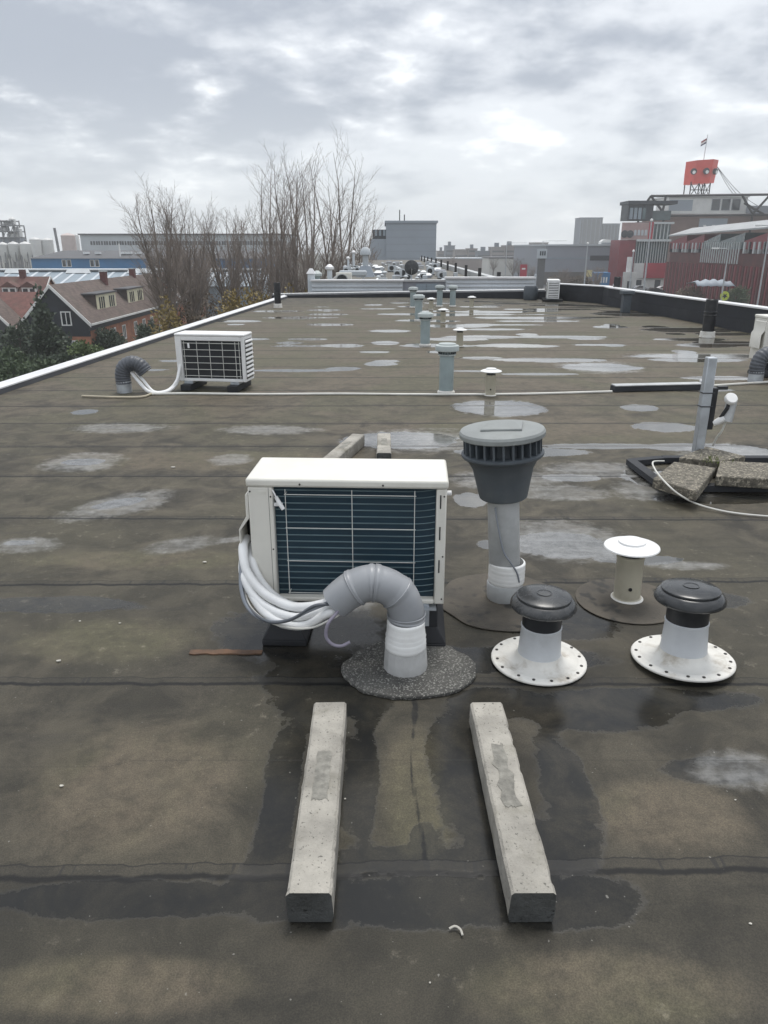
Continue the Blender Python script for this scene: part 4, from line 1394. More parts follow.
# dark gabled brick house and the row behind it
EA, RA = -6.05, -2.36
hA, OA = gable_house('long brick house with dark timber gable, brown roof and cream dormers', -38.9, -31.9, 82, 118, EA, RA, BRICK, TIMBER, TILE_BROWN, xr=-35.45, chimneys=((15, 0.4), (27.5, 0.0)), band=BANDING, brick_to=-7.6)
TILE_DK = pm('dormer_cheek', (0.085, 0.065, 0.06), 0.8, var=0.2, scale=1)


def dormer(h, O, yc, w, xf, z0, z1):
    m = MB().box(xf - 2.4, xf, yc - w / 2, yc + w / 2, z0, z1)
    d = m.build('dormer', TILE_DK, h)
    MB().box(xf - 2.6, xf + 0.25, yc - w / 2 - 0.3, yc + w / 2 + 0.3, z1 + .002, z1 + 0.16).build('dormer_roof', GREYROOF, d)
    m = MB().box(xf + .002, xf + 0.10, yc - w / 2, yc + w / 2, z0, z1 - .002)
    f = m.build('window_frame', CREAMP, d)
    n = 8
    for i in range(n):
        if i in (3, 4):
            continue
        y = yc - w / 2 + 0.5 + (w - 1.0) * (i + 0.5) / n
        MB().box(xf + 0.102, xf + 0.125, y - 0.19, y + 0.19, z0 + 0.35, z1 - 0.3).build('pane', GLASS, f)


for yc, w in ((8.2, 5.6), (19.0, 5.6)):
    dormer(hA, OA, yc, w + .6, 2.75, 4.55, 6.45)
MB().box(-0.1, 0.1, 0, 0.1, 0, 0.1)
for u in (3.0, 7.5, 11.0, 15.5, 19.0, 22.5, 26.5):
    win(hA, '+x', 3.5, u, 0.9, 1.2, 1.7, bars=1)
win(hA, '-y', 0.0, 1.2, 3.55, 1.1, 1.5)
win(hA, '-y', 0.0, -1.3, 3.55, 1.1, 1.5)
win(hA, '-y', 0.0, 1.5, 0.6, 1.2, 1.4)
hB, OB = gable_house('farther brick house of the row behind the bare trees', -38.9, -31.9, 121, 166, EA, RA, BRICK, BRICK, TILE_BROWN, xr=-35.45, chimneys=((8, 0), (24, 0.3)), band=TRIM)
for yc in (8, 20, 32):
    dormer(hB, OB, yc, 5.8, 2.75, 4.55, 6.45)
for u in range(3, 44, 5):
    win(hB, '+x', 3.5, u, 0.9, 1.5, 1.7)
hC, OC = gable_house('grey gabled house with white bargeboards at the left picture edge', -50.8, -43.5, 88.6, 92.2, fz(327, 88.6), fz(290, 88.6), BANDING, BANDING, TILE_BROWN, xr=-47.3)
win(hC, '-y', 0.0, 1.0, 4.2, 1.2, 1.6)
win(hC, '-y', 0.0, -1.2, 4.2, 1.2, 1.6)


def cross_house(label, x0, x1, y0, y1, ze, zr, wall, roofm, group='houses left of the roof', chim=(), dorm=()):
    """ridge across the view"""
    O = Vector(((x0 + x1) / 2, y0, STREET))
    h = thing('house', label, 'house', O, group=group)
    a, b_ = x0 - O.x, x1 - O.x
    D = y1 - y0
    e, r = ze - STREET, zr - STREET
    MB().prism([(0, 0), (D, 0), (D, e), (D / 2, r - .12), (0, e)], a, b_, 'x').build('wall', wall, h)
    m = MB()
    k = (r - e) / (D / 2)
    m.prism([(D / 2, r - .05), (-.4, e - k * .4), (-.4, e - k * .4 + .2), (D / 2, r + .14)], a - .3, b_ + .3, 'x')
    m.prism([(D / 2 + .001, r - .05), (D + .4, e - k * .4), (D + .4, e - k * .4 + .2), (D / 2 + .001, r + .14)], a - .3, b_ + .3, 'x')
    rf = m.build('roof', roofm, h)
    m = MB()
    for xx in (a - .40, b_ + .302):
        m.prism([(D / 2, r - .1), (-.4, e - k * .4 - .1), (-.4, e - k * .4 + .3), (D / 2, r + .24), (D + .4, e - k * .4 + .3), (D + .4, e - k * .4 - .1)], xx, xx + .098, 'x')
    m.build('bargeboard', TRIM, h)
    for x in chim:
        MB().box(x - O.x - .4, x - O.x + .4, D / 2 - .3, D / 2 + .3, r - .6, r + 1.1).build('chimney', BRICK_D, rf)
    for x in dorm:
        xx = x - O.x
        y = D * 0.22
        zz = e + (r - e) * 0.40
        d = MB().box(xx - 1.0, xx + 1.0, y, y + 2.2, zz - .5, zz + 1.2).build('dormer', TRIM, h)
        MB().prism([(xx - 1.3, zz + 1.2), (xx + 1.3, zz + 1.2), (xx, zz + 2.0)], y - .15, y + 2.6, 'y').build('dormer_roof', TILE_RED2, d)
        for s in (-.5, .5):
            MB().box(xx + s - .34, xx + s + .34, y - .03, y - .002, zz, zz + 1.0).build('pane', GLASS, d)
    return h


cross_house('red tiled house just behind the grey gabled one', -58, fx(34, 93) + 0.2, 92.5, 101.5, fz(322, 92.5), fz(293, 97), BRICK, TILE_RED, chim=())
cross_house('farther red tiled house with two white dormers', -72, fx(47, 113), 108, 118, fz(309, 108), fz(277.5, 113), BRICK, TILE_RED2, dorm=(fx(5, 110), fx(25, 110)), chim=(fx(22, 113),))

# long shed with pale corrugated roof and white rooflights
Y0, Y1 = 138, 158
t = thing('shed', 'long low shed with blue grey corrugated roof and white ridge behind the houses', 'shed', (-55, Y0, STREET))
xl, xr_ = fx(-40, Y0) + 55, fx(262, Y0) + 55
ze, zr = fz(287, Y0) - STREET, fz(271, 148) - STREET
MB().box(xl, xr_, 0, 20, 0, ze).build('wall', SHEET2, t)
m = MB()
m.prism([(-.4, ze), (-.4, ze + .15), (10, zr + .15), (10, zr)], xl - .4, xr_ + .4, 'x')
m.prism([(10.001, zr), (10.001, zr + .15), (20.4, ze + .15), (20.4, ze)], xl - .4, xr_ + .4, 'x')
rf = m.build('roof', SHEET2, t)
m = MB()
x = xl
while x < xr_:
    k = (zr - ze) / 10.4
    m.prism([(1.2, ze + k * 1.6 + .152), (1.2, ze + k * 1.6 + .20), (8.8, ze + k * 9.2 + .20), (8.8, ze + k * 9.2 + .152)], x, x + 0.5, 'x')
    x += 2.4
m.build('sheet_ribs', SHEET, rf)
MB().box(xl - .3, xr_ + .3, 8.6, 11.4, zr + .18, zr + .42).build('ridge_light', SKYL, rf)
x = xl + 4
while x < xr_ - 4:
    MB().frustum((x, x + 4.5, 7.5, 8.5), (x + .3, x + 4.2, 7.9, 8.4), zr - .3, zr + .35).build('rooflight', SKYL, rf)
    x += 11.5

# blue warehouse
Yb = 190
t = thing('warehouse', 'long blue warehouse with dark grey roof on the left', 'warehouse', (fx(90, Yb), Yb, STREET))
ox = fx(90, Yb)
x0, x1 = fx(31, Yb, 260) - ox, fx(262, Yb, 260) - ox
zw, zt = fz(258.5, Yb) - STREET, fz(250.5, Yb + 8) - STREET
MB().box(x0, x1, 0, 22, 0, zw).build('wall', BLUE, t)
m = MB().frustum((x0 - .4, x1 + .4, -.5, 22.5), (x0 + 4.5, x1 - 4.5, 9, 13), zw + .002, zt)
m.build('roof', GREYROOF, t)
for px in (64, 69, 92, 97, 150, 155, 190):
    win(t, '-y', 0.0, fx(px, Yb, 262) - ox, fz(267, Yb) - STREET, 1.05, 1.7, bars=0)
m = MB()
for px in (80, 92, 118, 124, 133, 175, 210):
    c = fx(px, Yb, 254) - ox
    MB().box(c - .6, c + .6, 3.5, 4.8, zw + 1.0, zw + 1.5).build('rooflight', SKYL, t)
m = MB().tube([(fx(117.5, Yb, 256) - ox, 2, zw), (fx(117.5, Yb, 256) - ox, 2, zw + 3.4)], 0.18, 8).build('flue', TRIM, t)

# long white works hall
Yh = 300
ox = fx(180, Yh)
t = thing('hall', 'long pale works hall with a row of small dark windows behind the bare trees', 'hall', (ox, Yh, STREET))
x0, x1 = fx(80.5, Yh, 240) - ox, fx(285, Yh, 240) - ox
zt = fz(235, Yh) - STREET
MB().box(x0, x1, 0, 40, 0, zt).build('wall', CLAD3, t)
MB().box(x0 - .6, x1 + .6, -.6, 40.6, zt + .002, zt + 0.5).build('roof', GREYROOF, t)
zb = fz(245, Yh) - STREET
for i in range(24):
    c = x0 + 4 + i * (x1 - x0 - 6) / 24
    for k in (0, 1.05, 2.1):
        MB().box(c + k - .38, c + k + .38, -.05, -.002, zb, zb + 1.4).build('window', GLASS, t)

# silos and plant on the far left
YS = 250
def silo(label, px0, px1, ptop, pbot, mat, cone=None, Y=YS):
    xa, xb = fx(px0, Y, 250), fx(px1, Y, 250)
    r = (xb - xa) / 2
    t = thing('silo', label, 'silo', ((xa + xb) / 2, Y, STREET), group='silos at the far left')
    zt = fz(ptop, Y) - STREET
    zb = (fz(pbot, Y) - STREET)
    if cone:
        zc = fz(cone, Y) - STREET
        MB().lathe([(0.0, zb), (0.5, zb), (r, zc), (r, zt), (r * .8, zt + .35), (0, zt + .8)], 20).build('tank', mat, t, angle=30)
        for k in range(4):
            a = k * math.pi / 2 + .6
            MB().tube([(r * .9 * math.cos(a), r * .9 * math.sin(a), 0), (r * .9 * math.cos(a), r * .9 * math.sin(a), zc + .5)], .22, 6).build('leg', RUSTY, t)
    else:
        MB().lathe([(0.0, 0), (r, 0), (r, zt), (r * .8, zt + .35), (0, zt + .8)], 20).build('tank', mat, t, angle=30)
    return t


silo('white cone bottomed silo at the left picture edge', -1, 8.5, 244.5, 263, SILO, 254)
silo('white cone bottomed silo, second from the left edge', 9, 19.5, 244, 262, SILO, 254)
silo('white cone bottomed silo, third from the left edge', 20.5, 31.5, 244, 262, SILO, 254)
silo('straight white tank right of the cone bottomed silos', 31, 42, 239.5, 262, SILO, None, 262)
silo('straight white tank second right of the silos', 42.5, 54, 240, 262, SILO, None, 264)
silo('pinkish tank beside the thin chimney', 63, 76.5, 235.5, 262, SILO_PINK, None, 258)
silo('narrow pale tank between pinkish tank and works hall', 76, 80.5, 236, 262, SILO, None, 270)
t = thing('chimney', 'thin dark chimney leaning above the blue warehouse', 'chimney', (fx(62, 240), 240, STREET))
MB().tube([(0.4, 0, 0), (-0.55, 0, fz(228, 240) - STREET)], 0.42, 8).build('flue', RUSTY, t)
t = thing('plant_tower', 'open steel plant tower with tanks above the silos at the left edge', 'plant tower', (fx(8, 275), 275, STREET))
ox = fx(8, 275)
zt, zm, zb = fz(217, 275) - STREET, fz(226, 275) - STREET, fz(238, 275) - STREET
m = MB()
xs = [fx(p, 275, 230) - ox for p in (-4, 2, 8, 13.5, 18)]
for x in xs:
    for y in (0, 5):
        m.tube([(x, y, 0), (x, y, zm if x == xs[-1] else zt - 1.0)], .22, 5)
for z in (zb, (zb + zm) / 2, zm, (zm + zt) / 2):
    m.box(xs[0], xs[-1 if z <= zm else -2], -.3, 5.3, z, z + .35)
for a, b_ in zip(xs, xs[1:]):
    m.tube([(a, 0, zb), (b_, 0, zm)], .13, 4)
    m.tube([(b_, 0, zm), (a, 0, zt - 2)], .13, 4)
m.build('frame', RUSTY, t)
for px, w, z0, z1 in ((2, 1.6, (zb + zm) / 2 + .4, zm), (9, 1.8, zb + .4, (zb + zm) / 2), (5.5, 1.2, zm + .4, zt - 1), (11, 1.1, zm + .4, zt), (15, 1.4, zb + .4, zm - .3)):
    x = fx(px, 275, 230) - ox
    MB().lathe([(0, z0), (w, z0), (w, z1 - .6), (w * .4, z1), (0, z1)], 12, c=(x, 2, 0)).build('tank', SILO, t)
MB().box(xs[0], xs[-1], .3, 4.7, zb - 5, zb - 0.02).build('cladding', CLAD2, t)
MB().tube([(fx(20, 275, 240) - ox, 1, zb - 4), (fx(24.5, 275, 240) - ox, 1, zb - .5)], .4, 6).build('conveyor', RUSTY, t)

# ---------------------------------------------------------------- the neighbouring flat roof ahead
YN = 30.5
nb = thing('neighbour_building', 'neighbouring building ahead with pale corrugated parapet and cluttered flat roof', 'building', (0, YN, STREET))
xa, xb, xc, xd = fx(311, YN, 290), fx(403, YN, 290), fx(446, YN, 290), fx(535, YN, 290)
zp = fz(281.5, YN) - STREET
zr_ = zp - 0.55
NROOF = pm('neighbour_felt', (0.115, 0.105, 0.085), 0.7, var=0.25, scale=0.6, dirt=(0.2, 0.2, 0.19), dirt_amt=0.5, dirt_scale=0.3)
MB().prism([(xa, 0.6), (xd, 0.6), (xd - 0.2, 85), (xa - 1.5, 85)], 0, zr_).build('wall', CLAD2, nb)
MB().prism([(xa + .1, 0.75), (xd - .2, 0.75), (xd - .4, 84.8), (xa - 1.4, 84.8)], zr_ + .001, zr_ + .03).build('roof', NROOF, nb)
for x0, x1, dz in ((xa, xb, 0.0), (xc, xd, 0.10)):
    m = MB()
    m.box(x0, x1, 0.2, 0.599, zp - 3.2, zp + dz)
    z = zp - 3.1
    while z < zp + dz - 0.12:
        m.prism([(0.2, z), (0.155, z + 0.03), (0.155, z + 0.075), (0.2, z + 0.105)], x0 + .03, x1 - .03, 'x')
        z += 0.15
    m.build('parapet', SHEET, nb)
    MB().box(x0 - .03, x1 + .03, 0.10, 0.66, zp + dz + .002, zp + dz + .06).build('coping', ALU, nb)
MB().box(xb + .01, xc - .01, 0.35, 0.599, zp - 3.2, zp - 0.02).build('recess_panel', CLAD2, nb)
for px in (421, 432):
    x = fx(px, YN, 290)
    MB().box(x - .2, x + .22, 0.30, 0.348, zp - 3.0, zp - .10).build('door', SHEET2, nb)
MB().box(xb - .02, xc + .02, 0.28, 0.66, zp - .018, zp + .05).build('coping', GALV_DULL, nb)
m = MB().prism([(xd - .5, 0.8), (xd - .1, 0.8), (xd - .3, 84.5), (xd - .7, 84.5)], zr_ + .032, zr_ + .38)
m.build('side_parapet', GALV_DULL, nb)
for k in range(11):
    y = 5 + k * 7.0
    MB().box(xd - .78 - y * .0024, xd - .62 - y * .0024, y, y + .16, zr_ + .03, zr_ + 0.75).build('rail_post', STEELD, nb)
MB().box(xd + .02, xd + .09, 0.3, 0.4, zp - 2, zp + .25).build('corner_post', GALV, nb)
ZN = STREET + zr_ + .03


def col_chimney(label, px, ptop, Y, w, sq=True, mat=SHEET, mcap=ALU):
    x = fx(px, Y, 285)
    zt = fz(ptop, Y)
    t = thing('roof_chimney', label, 'chimney', (x, Y, ZN - 1.0))
    H = zt - ZN + 1.0
    if sq:
        MB().box(-w / 2, w / 2, -w / 2, w / 2, 0, H - .12).build('shaft', mat, t, bevel=.01)
        MB().frustum((-w * .68, w * .68, -w * .68, w * .68), (-w * .2, w * .2, -w * .2, w * .2), H - .118, H + .08).build('cap', mcap, t)
    else:
        MB().lathe([(w / 2, 0), (w / 2, H - .2)], 16).build('shaft', mat, t)
        MB().lathe([(w * .4, H - .22), (w * .85, H - .15), (w * .85, H - .06), (w * .3, H + .05), (0, H + .06)], 16).build('cap', mcap, t)
    return t


col_chimney('pale square chimney at the left corner of the neighbouring roof', 311.5, 270.5, 31.0, 0.27)
col_chimney('grey green pipe beside the pale square chimney on the neighbouring roof', 317.5, 272, 31.6, 0.24, False, TEAL, TEAL_CAP)
col_chimney('pale chimney left of the small fan unit on the neighbouring roof', 330, 265.5, 34, 0.22, False)
col_chimney('thin pipe left of the domed vent on the neighbouring roof', 354, 251, 62, 0.20, False, SHEET)
col_chimney('shorter thin pipe among the trees on the neighbouring roof', 348.5, 257, 64, 0.18, False, SHEET)
x = fx(365.5, 50, 265)
t = thing('domed_vent', 'large white domed vent on a grey box on the neighbouring roof', 'vent', (x, 50, ZN))
zz = fz(247, 50) - ZN
MB().frustum((-.6, .6, -.6, .6), (-.32, .32, -.32, .32), 0, zz * .36).build('box', CLAD, t)
MB().lathe([(.19, zz * .36), (.19, zz * .72)], 16).build('pipe', CLAD3, t)
MB().lathe([(.20, zz * .72), (.36, zz * .74), (.36, zz * .80), (.28, zz * .93), (.12, zz), (0, zz)], 20).build('dome', CLAD3, t)

t = thing('fan_unit', 'small white fan unit behind the pale corrugated parapet', 'air conditioner', (fx(344, 33.5, 278), 33.5, ZN))
MB().box(-.34, .34, -.16, .16, .10, .76).build('cabinet', CREAM, t, bevel=.02)
MB().lathe([(.24, 0), (.27, .01), (.27, .025), (.24, .03)], 24, M=Matrix.Translation((-.08, -.16, .45)) @ Matrix.Rotation(R(90), 4, 'X')).build('fan_ring', GALV_DULL, t)
MB().lathe([(0, 0), (.235, 0), (.235, .008), (0, .01)], 24, M=Matrix.Translation((-.08, -.162, .45)) @ Matrix.Rotation(R(90), 4, 'X')).build('fan_grille', CAP_GREY, t)
MB().box(-.4, .4, -.2, .2, 0, .099).build('base', GALV_DULL, t)
t = thing('air_handler', 'flat white duct unit left of the domed vent on the neighbouring roof', 'air handler', (fx(353, 45, 270), 45, ZN))
MB().box(-.8, .8, -.3, .3, .2, .52).build('body', CLAD3, t, bevel=.08)
for s in (-.6, .6):
    MB().box(s - .08, s + .08, -.25, .25, 0, .199).build('leg', GALV_DULL, t)

t = thing('satellite_dish', 'dark grey satellite dish standing on the neighbouring roof', 'satellite dish', (fx(411.5, 33, 270), 33, ZN))
zc = fz(267.5, 33) - ZN
M = Matrix.Translation((0, 0, zc)) @ Matrix.Rotation(R(82), 4, 'X')
MB().lathe([(0, .06), (.10, .055), (.22, .03), (.30, 0), (.305, -.012), (.22, .012), (0, .045)], 24, M=M).build('dish', CAP_GREY, t)
MB().tube([(0, .12, 0), (0, .12, zc)], .03, 8).build('mast', GALV, t)
MB().tube([(0, -.02, zc - .28), (0, -.32, zc - .05)], .014, 6).build('arm', GALV, t)
MB().box(-.35, .35, -.2, .35, 0, .06).build('base', TILE, t)

# rows of small vents, fan units and boxes on the neighbouring roof
def proto_units():
    a = thing('roof_ventilator', 'x', 'vent')
    MB().lathe([(.16, 0), (.16, .5)], 12).build('pipe', GALV_DULL, a)
    MB().lathe([(.1, .5), (.3, .48), (.3, .56), (.12, .68), (0, .7)], 14).build('cap', CLAD3, a)
    b = thing('fan_unit', 'x', 'air conditioner')
    MB().box(-.45, .45, -.18, .18, .1, .85).build('cabinet', CLAD3, b, bevel=.02)
    MB().lathe([(0, 0), (.28, 0), (.28, .012), (0, .015)], 18, M=Matrix.Translation((-.08, -.181, .47)) @ Matrix.Rotation(R(90), 4, 'X')).build('fan_grille', CAP_GREY, b)
    MB().box(-.5, .5, -.25, .25, 0, .099).build('base', RUBBER, b)
    c = thing('roof_box', 'x', 'vent box')
    MB().box(-.5, .5, -.5, .5, 0, .55).build('box', GALV_DULL, c, bevel=.02)
    MB().frustum((-.58, .58, -.58, .58), (-.4, .4, -.4, .4), .5502, .72).build('lid', CLAD2, c)
    d = thing('rooflight', 'x', 'rooflight')
    MB().box(-.6, .6, -.8, .8, 0, .3).build('kerb', CLAD2, d)
    MB().frustum((-.56, .56, -.76, .76), (-.25, .25, -.4, .4), .3002, .55).build('dome', SKYL, d)
    return [a, b, c, d]


P = proto_units()
INFO = [('white mushroom vent among the crowd of vents on the neighbouring roof', 'small vents on the neighbouring roof'), ('cream fan unit among the crowd on the neighbouring roof', 'fan units on the neighbouring roof'),
        ('grey lidded vent box among the crowd on the neighbouring roof', 'vent boxes on the neighbouring roof'), ('white domed rooflight among the crowd on the neighbouring roof', 'rooflights on the neighbouring roof')]
random.seed(8)
first = [True] * 4
used = []
for i in range(130):
    y = 34.5 + (i / 130.0) * 48 + random.uniform(-1, 1)
    lo = -0.4 if y < 50 else -3.4
    x = random.uniform(lo, 5.0)
    if any(abs(x - u) < .7 and abs(y - w) < .7 for u, w in used):
        continue
    used.append((x, y))
    k = random.choices((0, 1, 2, 3), (5, 4, 3, 1.4))[0]
    s = random.uniform(.38, .62)
    rz = random.choice((0, 0, 0.1, 1.57, -1.57, 0.05))
    if first[k]:
        first[k] = False
        o = P[k]
        o.location, o.rotation_euler, o.scale = (x, y, ZN), (0, 0, rz), (s, s, s)
        o['label'], o['group'] = INFO[k]
    else:
        dup(P[k], (x, y, ZN), rz, INFO[k][0], scale=(s, s, s))

# ---------------------------------------------------------------- middle distance, right
def block(name, label, cat, px0, px1, ptop, Y, depth, mat, group=None, capm=None, rx=None):
    x0, x1 = fx(px0, Y, 250), fx(px1, Y, 250)
    t = thing(name, label, cat, ((x0 + x1) / 2, Y, STREET), group=group)
    w = (x1 - x0) / 2
    H = fz(ptop, Y) - STREET
    MB().box(-w, w, 0, depth, 0, H).build('wall', mat, t)
    MB().box(-w - .3, w + .3, -.3, depth + .3, H + .002, H + .5).build('roof', capm or mat, t)
    return t, w, H


t, w, H = block('office_block', 'big windowless grey blue block with a lower stepped left end', 'building', 386, 436, 223, 180, 30, CLAD, capm=CLAD)
x0 = -w
lowH = fz(239, 180) - STREET
wl = fx(386, 180, 240) - fx(370, 180, 240)
MB().box(-w - wl, -w - .002, .5, 28, 0, lowH).build('wing', CLAD, t)
dk = MB().box(-w - wl * .85, -w - .002, 1.0, 20, lowH + .002, fz(229.5, 180) - STREET).build('dark_storey', DARKPANEL, t)
for k in range(3):
    c = -w - wl * .7 + k * wl * .26
    MB().box(c, c + wl * .14, .9, .998, lowH + .7, lowH + 1.9).build('window', SHEET2, dk)
for k in range(9):
    z = 3 + k * (H - 3) / 9
    MB().box(-w + .05, w - .05, -.03, -.002, z, z + .07).build('cladding_joint', CLAD2, t)
for dx, hh in ((-2.6, 2.4), (-1.5, 1.4)):
    MB().tube([(dx, 3, H + .5), (dx, 3, H + .5 + hh)], .12, 6).build('mast', STEELD, t)

# far skyline
FARB = [pm('far_brick', (0.13, 0.105, 0.10), 0.8, var=0.2, scale=0.05), pm('far_grey', (0.085, 0.110, 0.145), 0.8, var=0.15, scale=0.05), pm('far_tan', (0.18, 0.155, 0.145), 0.8, var=0.15, scale=0.05)]
random.seed(14)
px = 438.0
i = 0
while px < 552:
    wpx = random.uniform(7, 16)
    top = random.choice((246, 247.5, 249, 250, 251.5))
    if 527 < px + wpx / 2 < 552:
        top = 243
    t, w, H = block('apartment_block', 'dull brown grey apartment block on the hazy skyline right of the big grey block', 'building', px, px + wpx - .4, top, 600 + random.uniform(-40, 40), 20, FARB[i % 3], 'apartment blocks on the skyline')
    for r in range(int(H // 3.2)):
        MB().box(-w * .92, w * .92, -.1, -.004, 1.5 + r * 3.2, 2.8 + r * 3.2).build('window_band', GLASS, t)
    if random.random() < .6:
        MB().box(-w * .4, w * .2, 4, 9, H + .502, H + 3.2).build('roof_house', FARB[1], t)
    px += wpx
    i += 1
for pa, pb_, top, lab in ((578.5, 600, 218, 'taller left of two blue grey tower blocks on the skyline'), (601, 617.5, 224, 'shorter right of two blue grey tower blocks on the skyline')):
    t, w, H = block('tower_block', lab, 'tower', pa, pb_, top, 720, 22, FARB[1], 'tower blocks on the skyline')
    n = 20
    for r in range(n):
        z = 4 + r * (H - 5) / n
        MB().box(-w * .96, w * .96, -.15, -.004, z, z + 1.5).build('window_band', GLASS, t)
    for k in range(5):
        x = -w + w * 2 * (k + .5) / 5
        MB().box(x - .3, x + .3, -.3, -.152, 2, H - .5).build('pier', FARB[1], t)
t, w, H = block('pale_hall', 'low pale hall far behind the neighbouring roof', 'hall', 490, 540, 258.5, 330, 25, pm('pale_hall_wall', (0.55, 0.54, 0.50), .7, var=.08, scale=.1), capm=GREYROOF)
t, w, H = block('cold_store', 'small pale flat building left of the grey warehouse', 'building', 533, 552, 246, 300, 18, CLAD3, capm=CLAD3)
t, w, H = block('works_hall', 'long low brownish hall below the skyline', 'hall', 438, 492, 259, 400, 25, pm('brown_hall_wall', (0.24, 0.2, 0.18), .8, var=.15, scale=.1), capm=CLAD3)

# red banner
Yq = 200
t = thing('banner', 'small red banner sign on posts in the middle distance', 'banner', (fx(523.5, Yq, 270), Yq, STREET))
z0, z1 = fz(277, Yq) - STREET, fz(264.5, Yq) - STREET
w = (fx(527, Yq) - fx(520, Yq)) / 2
MB().box(-w, w, -.05, .05, z0, z1).build('cloth', REDB, t)
for s in (-w, w):
    MB().tube([(s, .12, 0), (s, .12, z1)], .07, 6).build('post', POLE, t)
MB().box(-w * .5, w * .5, -.08, -.052, z0 + (z1 - z0) * .6, z0 + (z1 - z0) * .72).build('print', TRIM, t)

# pylon sign
Yq = 95
t = thing('pylon_sign', 'tall grey pylon with white sign panel behind the far air conditioner', 'sign', (fx(541.5, Yq, 270), Yq, STREET))
w = (fx(546, Yq) - fx(537.5, Yq)) / 2
zt, zs = fz(249, Yq) - STREET, fz(258.5, Yq) - STREET
MB().box(-w * .75, w * .75, 0, .8, 0, zs).build('column', pm('pylon_grey', (.15, .15, .15), .7, var=.15, scale=.4), t)
pn = MB().box(-w, w, -.1, .9, zs + .002, zt).build('panel', CLAD3, t)
for k in (-1, 0, 1):
    MB().box(k * w * .5 - .07, k * w * .5 + .07, -.13, -.102, zs + .35, zs + .85).build('mark', DARKPANEL, pn)

# grey warehouse with dark band
Yw = 245
t, w, H = block('warehouse', 'long grey flat roofed warehouse with dark window band at right', 'warehouse', 546, 622, 246, Yw, 60, CLAD2, capm=CLAD3)
ox = t.location.x
MB().box(fx(590, Yw, 258) - ox, w - .01, -.12, -.004, fz(260.5, Yw) - STREET, fz(255.5, Yw) - STREET).build('window_band', DARKPANEL, t)
MB().box(-w + .01, fx(589.8, Yw, 258) - ox, -.08, -.004, fz(258.8, Yw) - STREET, fz(257.6, Yw) - STREET).build('trim_band', SHEET2, t)
MB().box(-w + .01, w - .01, -.1, -.004, .3, fz(272, Yw) - STREET).build('base_band', pm('warehouse_base', (.12, .11, .10), .8, var=.2, scale=.2), t)
t = thing('roof_drum', 'white rounded roof unit on top of the grey warehouse', 'roof unit', (fx(607, Yw + 8, 240), Yw + 8, STREET + H + .5))
ww = fx(614, Yw + 8) - fx(607, Yw + 8)
MB().prism([(-ww, 0), (ww, 0), (ww, .7), (ww * .8, 1.2), (-ww * .6, 1.5), (-ww, .8)], -1.5, 1.5, 'y').build('housing', SILO, t, bevel=.1)
MB().box(-ww * .9, ww * .9, -1.62, -1.502, .2, .5).build('louvre', CLAD2, t)
Yc = 215
t = thing('container', 'blue shipping container with white lettering marks in the yard', 'container', (fx(602.5, Yc, 278), Yc, STREET))
w = (fx(610, Yc) - fx(595, Yc)) / 2
H = fz(272.5, Yc) - STREET
bd = MB().box(-w, w, 0, 6, 0, H).build('body', BLUE, t, bevel=.05)
for k in range(4):
    MB().box(-w * .6 + k * w * .35, -w * .6 + k * w * .35 + w * .2, -.03, -.002, H * .45, H * .75).build('mark', TRIM, bd)
for k in range(5):
    MB().box(-w + w * .4 * k + .2, -w + w * .4 * k + .32, -.025, -.002, .2, H * .4).build('rib', BLUE, bd)
Yc = 210
t = thing('yard_sign', 'small yellowish sign on a post in the yard before the grey warehouse', 'sign', (fx(589, Yc, 275), Yc, STREET))
MB().box(-.09, .09, -.09, .09, 0, fz(275, Yc) - STREET).build('post', POLE, t)
MB().box(-.75, .75, -.2, -.1, fz(275, Yc) - STREET - .5, fz(270, Yc) - STREET).build('panel', pm('sign_yellow', (.62, .55, .28), .6), t)

# red and glass building
Y1_ = 225
ox = fx(643, Y1_, 260)
t = thing('red_building', 'red and glass building with round windows and a dark top storey', 'building', (ox, Y1_, STREET))
X = lambda p, Y=Y1_: fx(p, Y, 255) - ox
Z = lambda p, Y=Y1_: fz(p, Y) - STREET
MB().box(X(618.5), X(634.5), 0, 9, 0, Z(240)).build('red_wall', RED, t)
gl = MB().box(X(634.6), X(668), .6, 8, Z(278), Z(222)).build('glass_front', GREENGLASS, t)
for k in range(13):
    p = 636 + k * 2.5
    MB().box(X(p) - .08, X(p) + .08, .3, .598, Z(263), Z(241)).build('mullion', MULL, gl)
for k in range(5):
    p = 651 + k * 3.6
    MB().box(X(p) - .14, X(p) + .14, .3, .598, Z(239), Z(224)).build('mullion', MULL, gl)
MB().box(X(634.6), X(669), -.4, .25, Z(241.5), Z(239.2)).build('floor_band', MULL, gl)
MB().box(X(650), X(670), -.4, .25, Z(224), Z(222)).build('floor_band', MULL, gl)
up = MB().box(X(619.5), X(645.5), -.3, .55, Z(239.8), Z(222.5)).build('upper_wall', PINK, t)
MB().box(X(645.6), X(650), -.3, .55, Z(239.8), Z(222)).build('red_strip', REDB, t)
for p in (622, 627.5):
    MB().lathe([(0, 0), (1.0, 0), (1.0, .12), (0, .13)], 18, M=Matrix.Translation((X(p), -.32, Z(234))) @ Matrix.Rotation(R(90), 4, 'X')).build('round_window', GLASS, up)
for p in (632.5, 636, 639.5, 643):
    m = MB()
    r = .34
    pts = [(X(p) - r, Z(235.5)), (X(p) + r, Z(235.5)), (X(p) + r, Z(231))] + [(X(p) + r * math.cos(a), Z(231) + r * math.sin(a)) for a in (.6, 1.2, 1.9, 2.5)] + [(X(p) - r, Z(231))]
    m.prism(pts, -.42, -.302, 'y')
    m.build('arched_window', CLAD3, up)
MB().box(X(645), X(668), -1.2, .55, Z(278), Z(263)).build('red_bay', REDB, t)
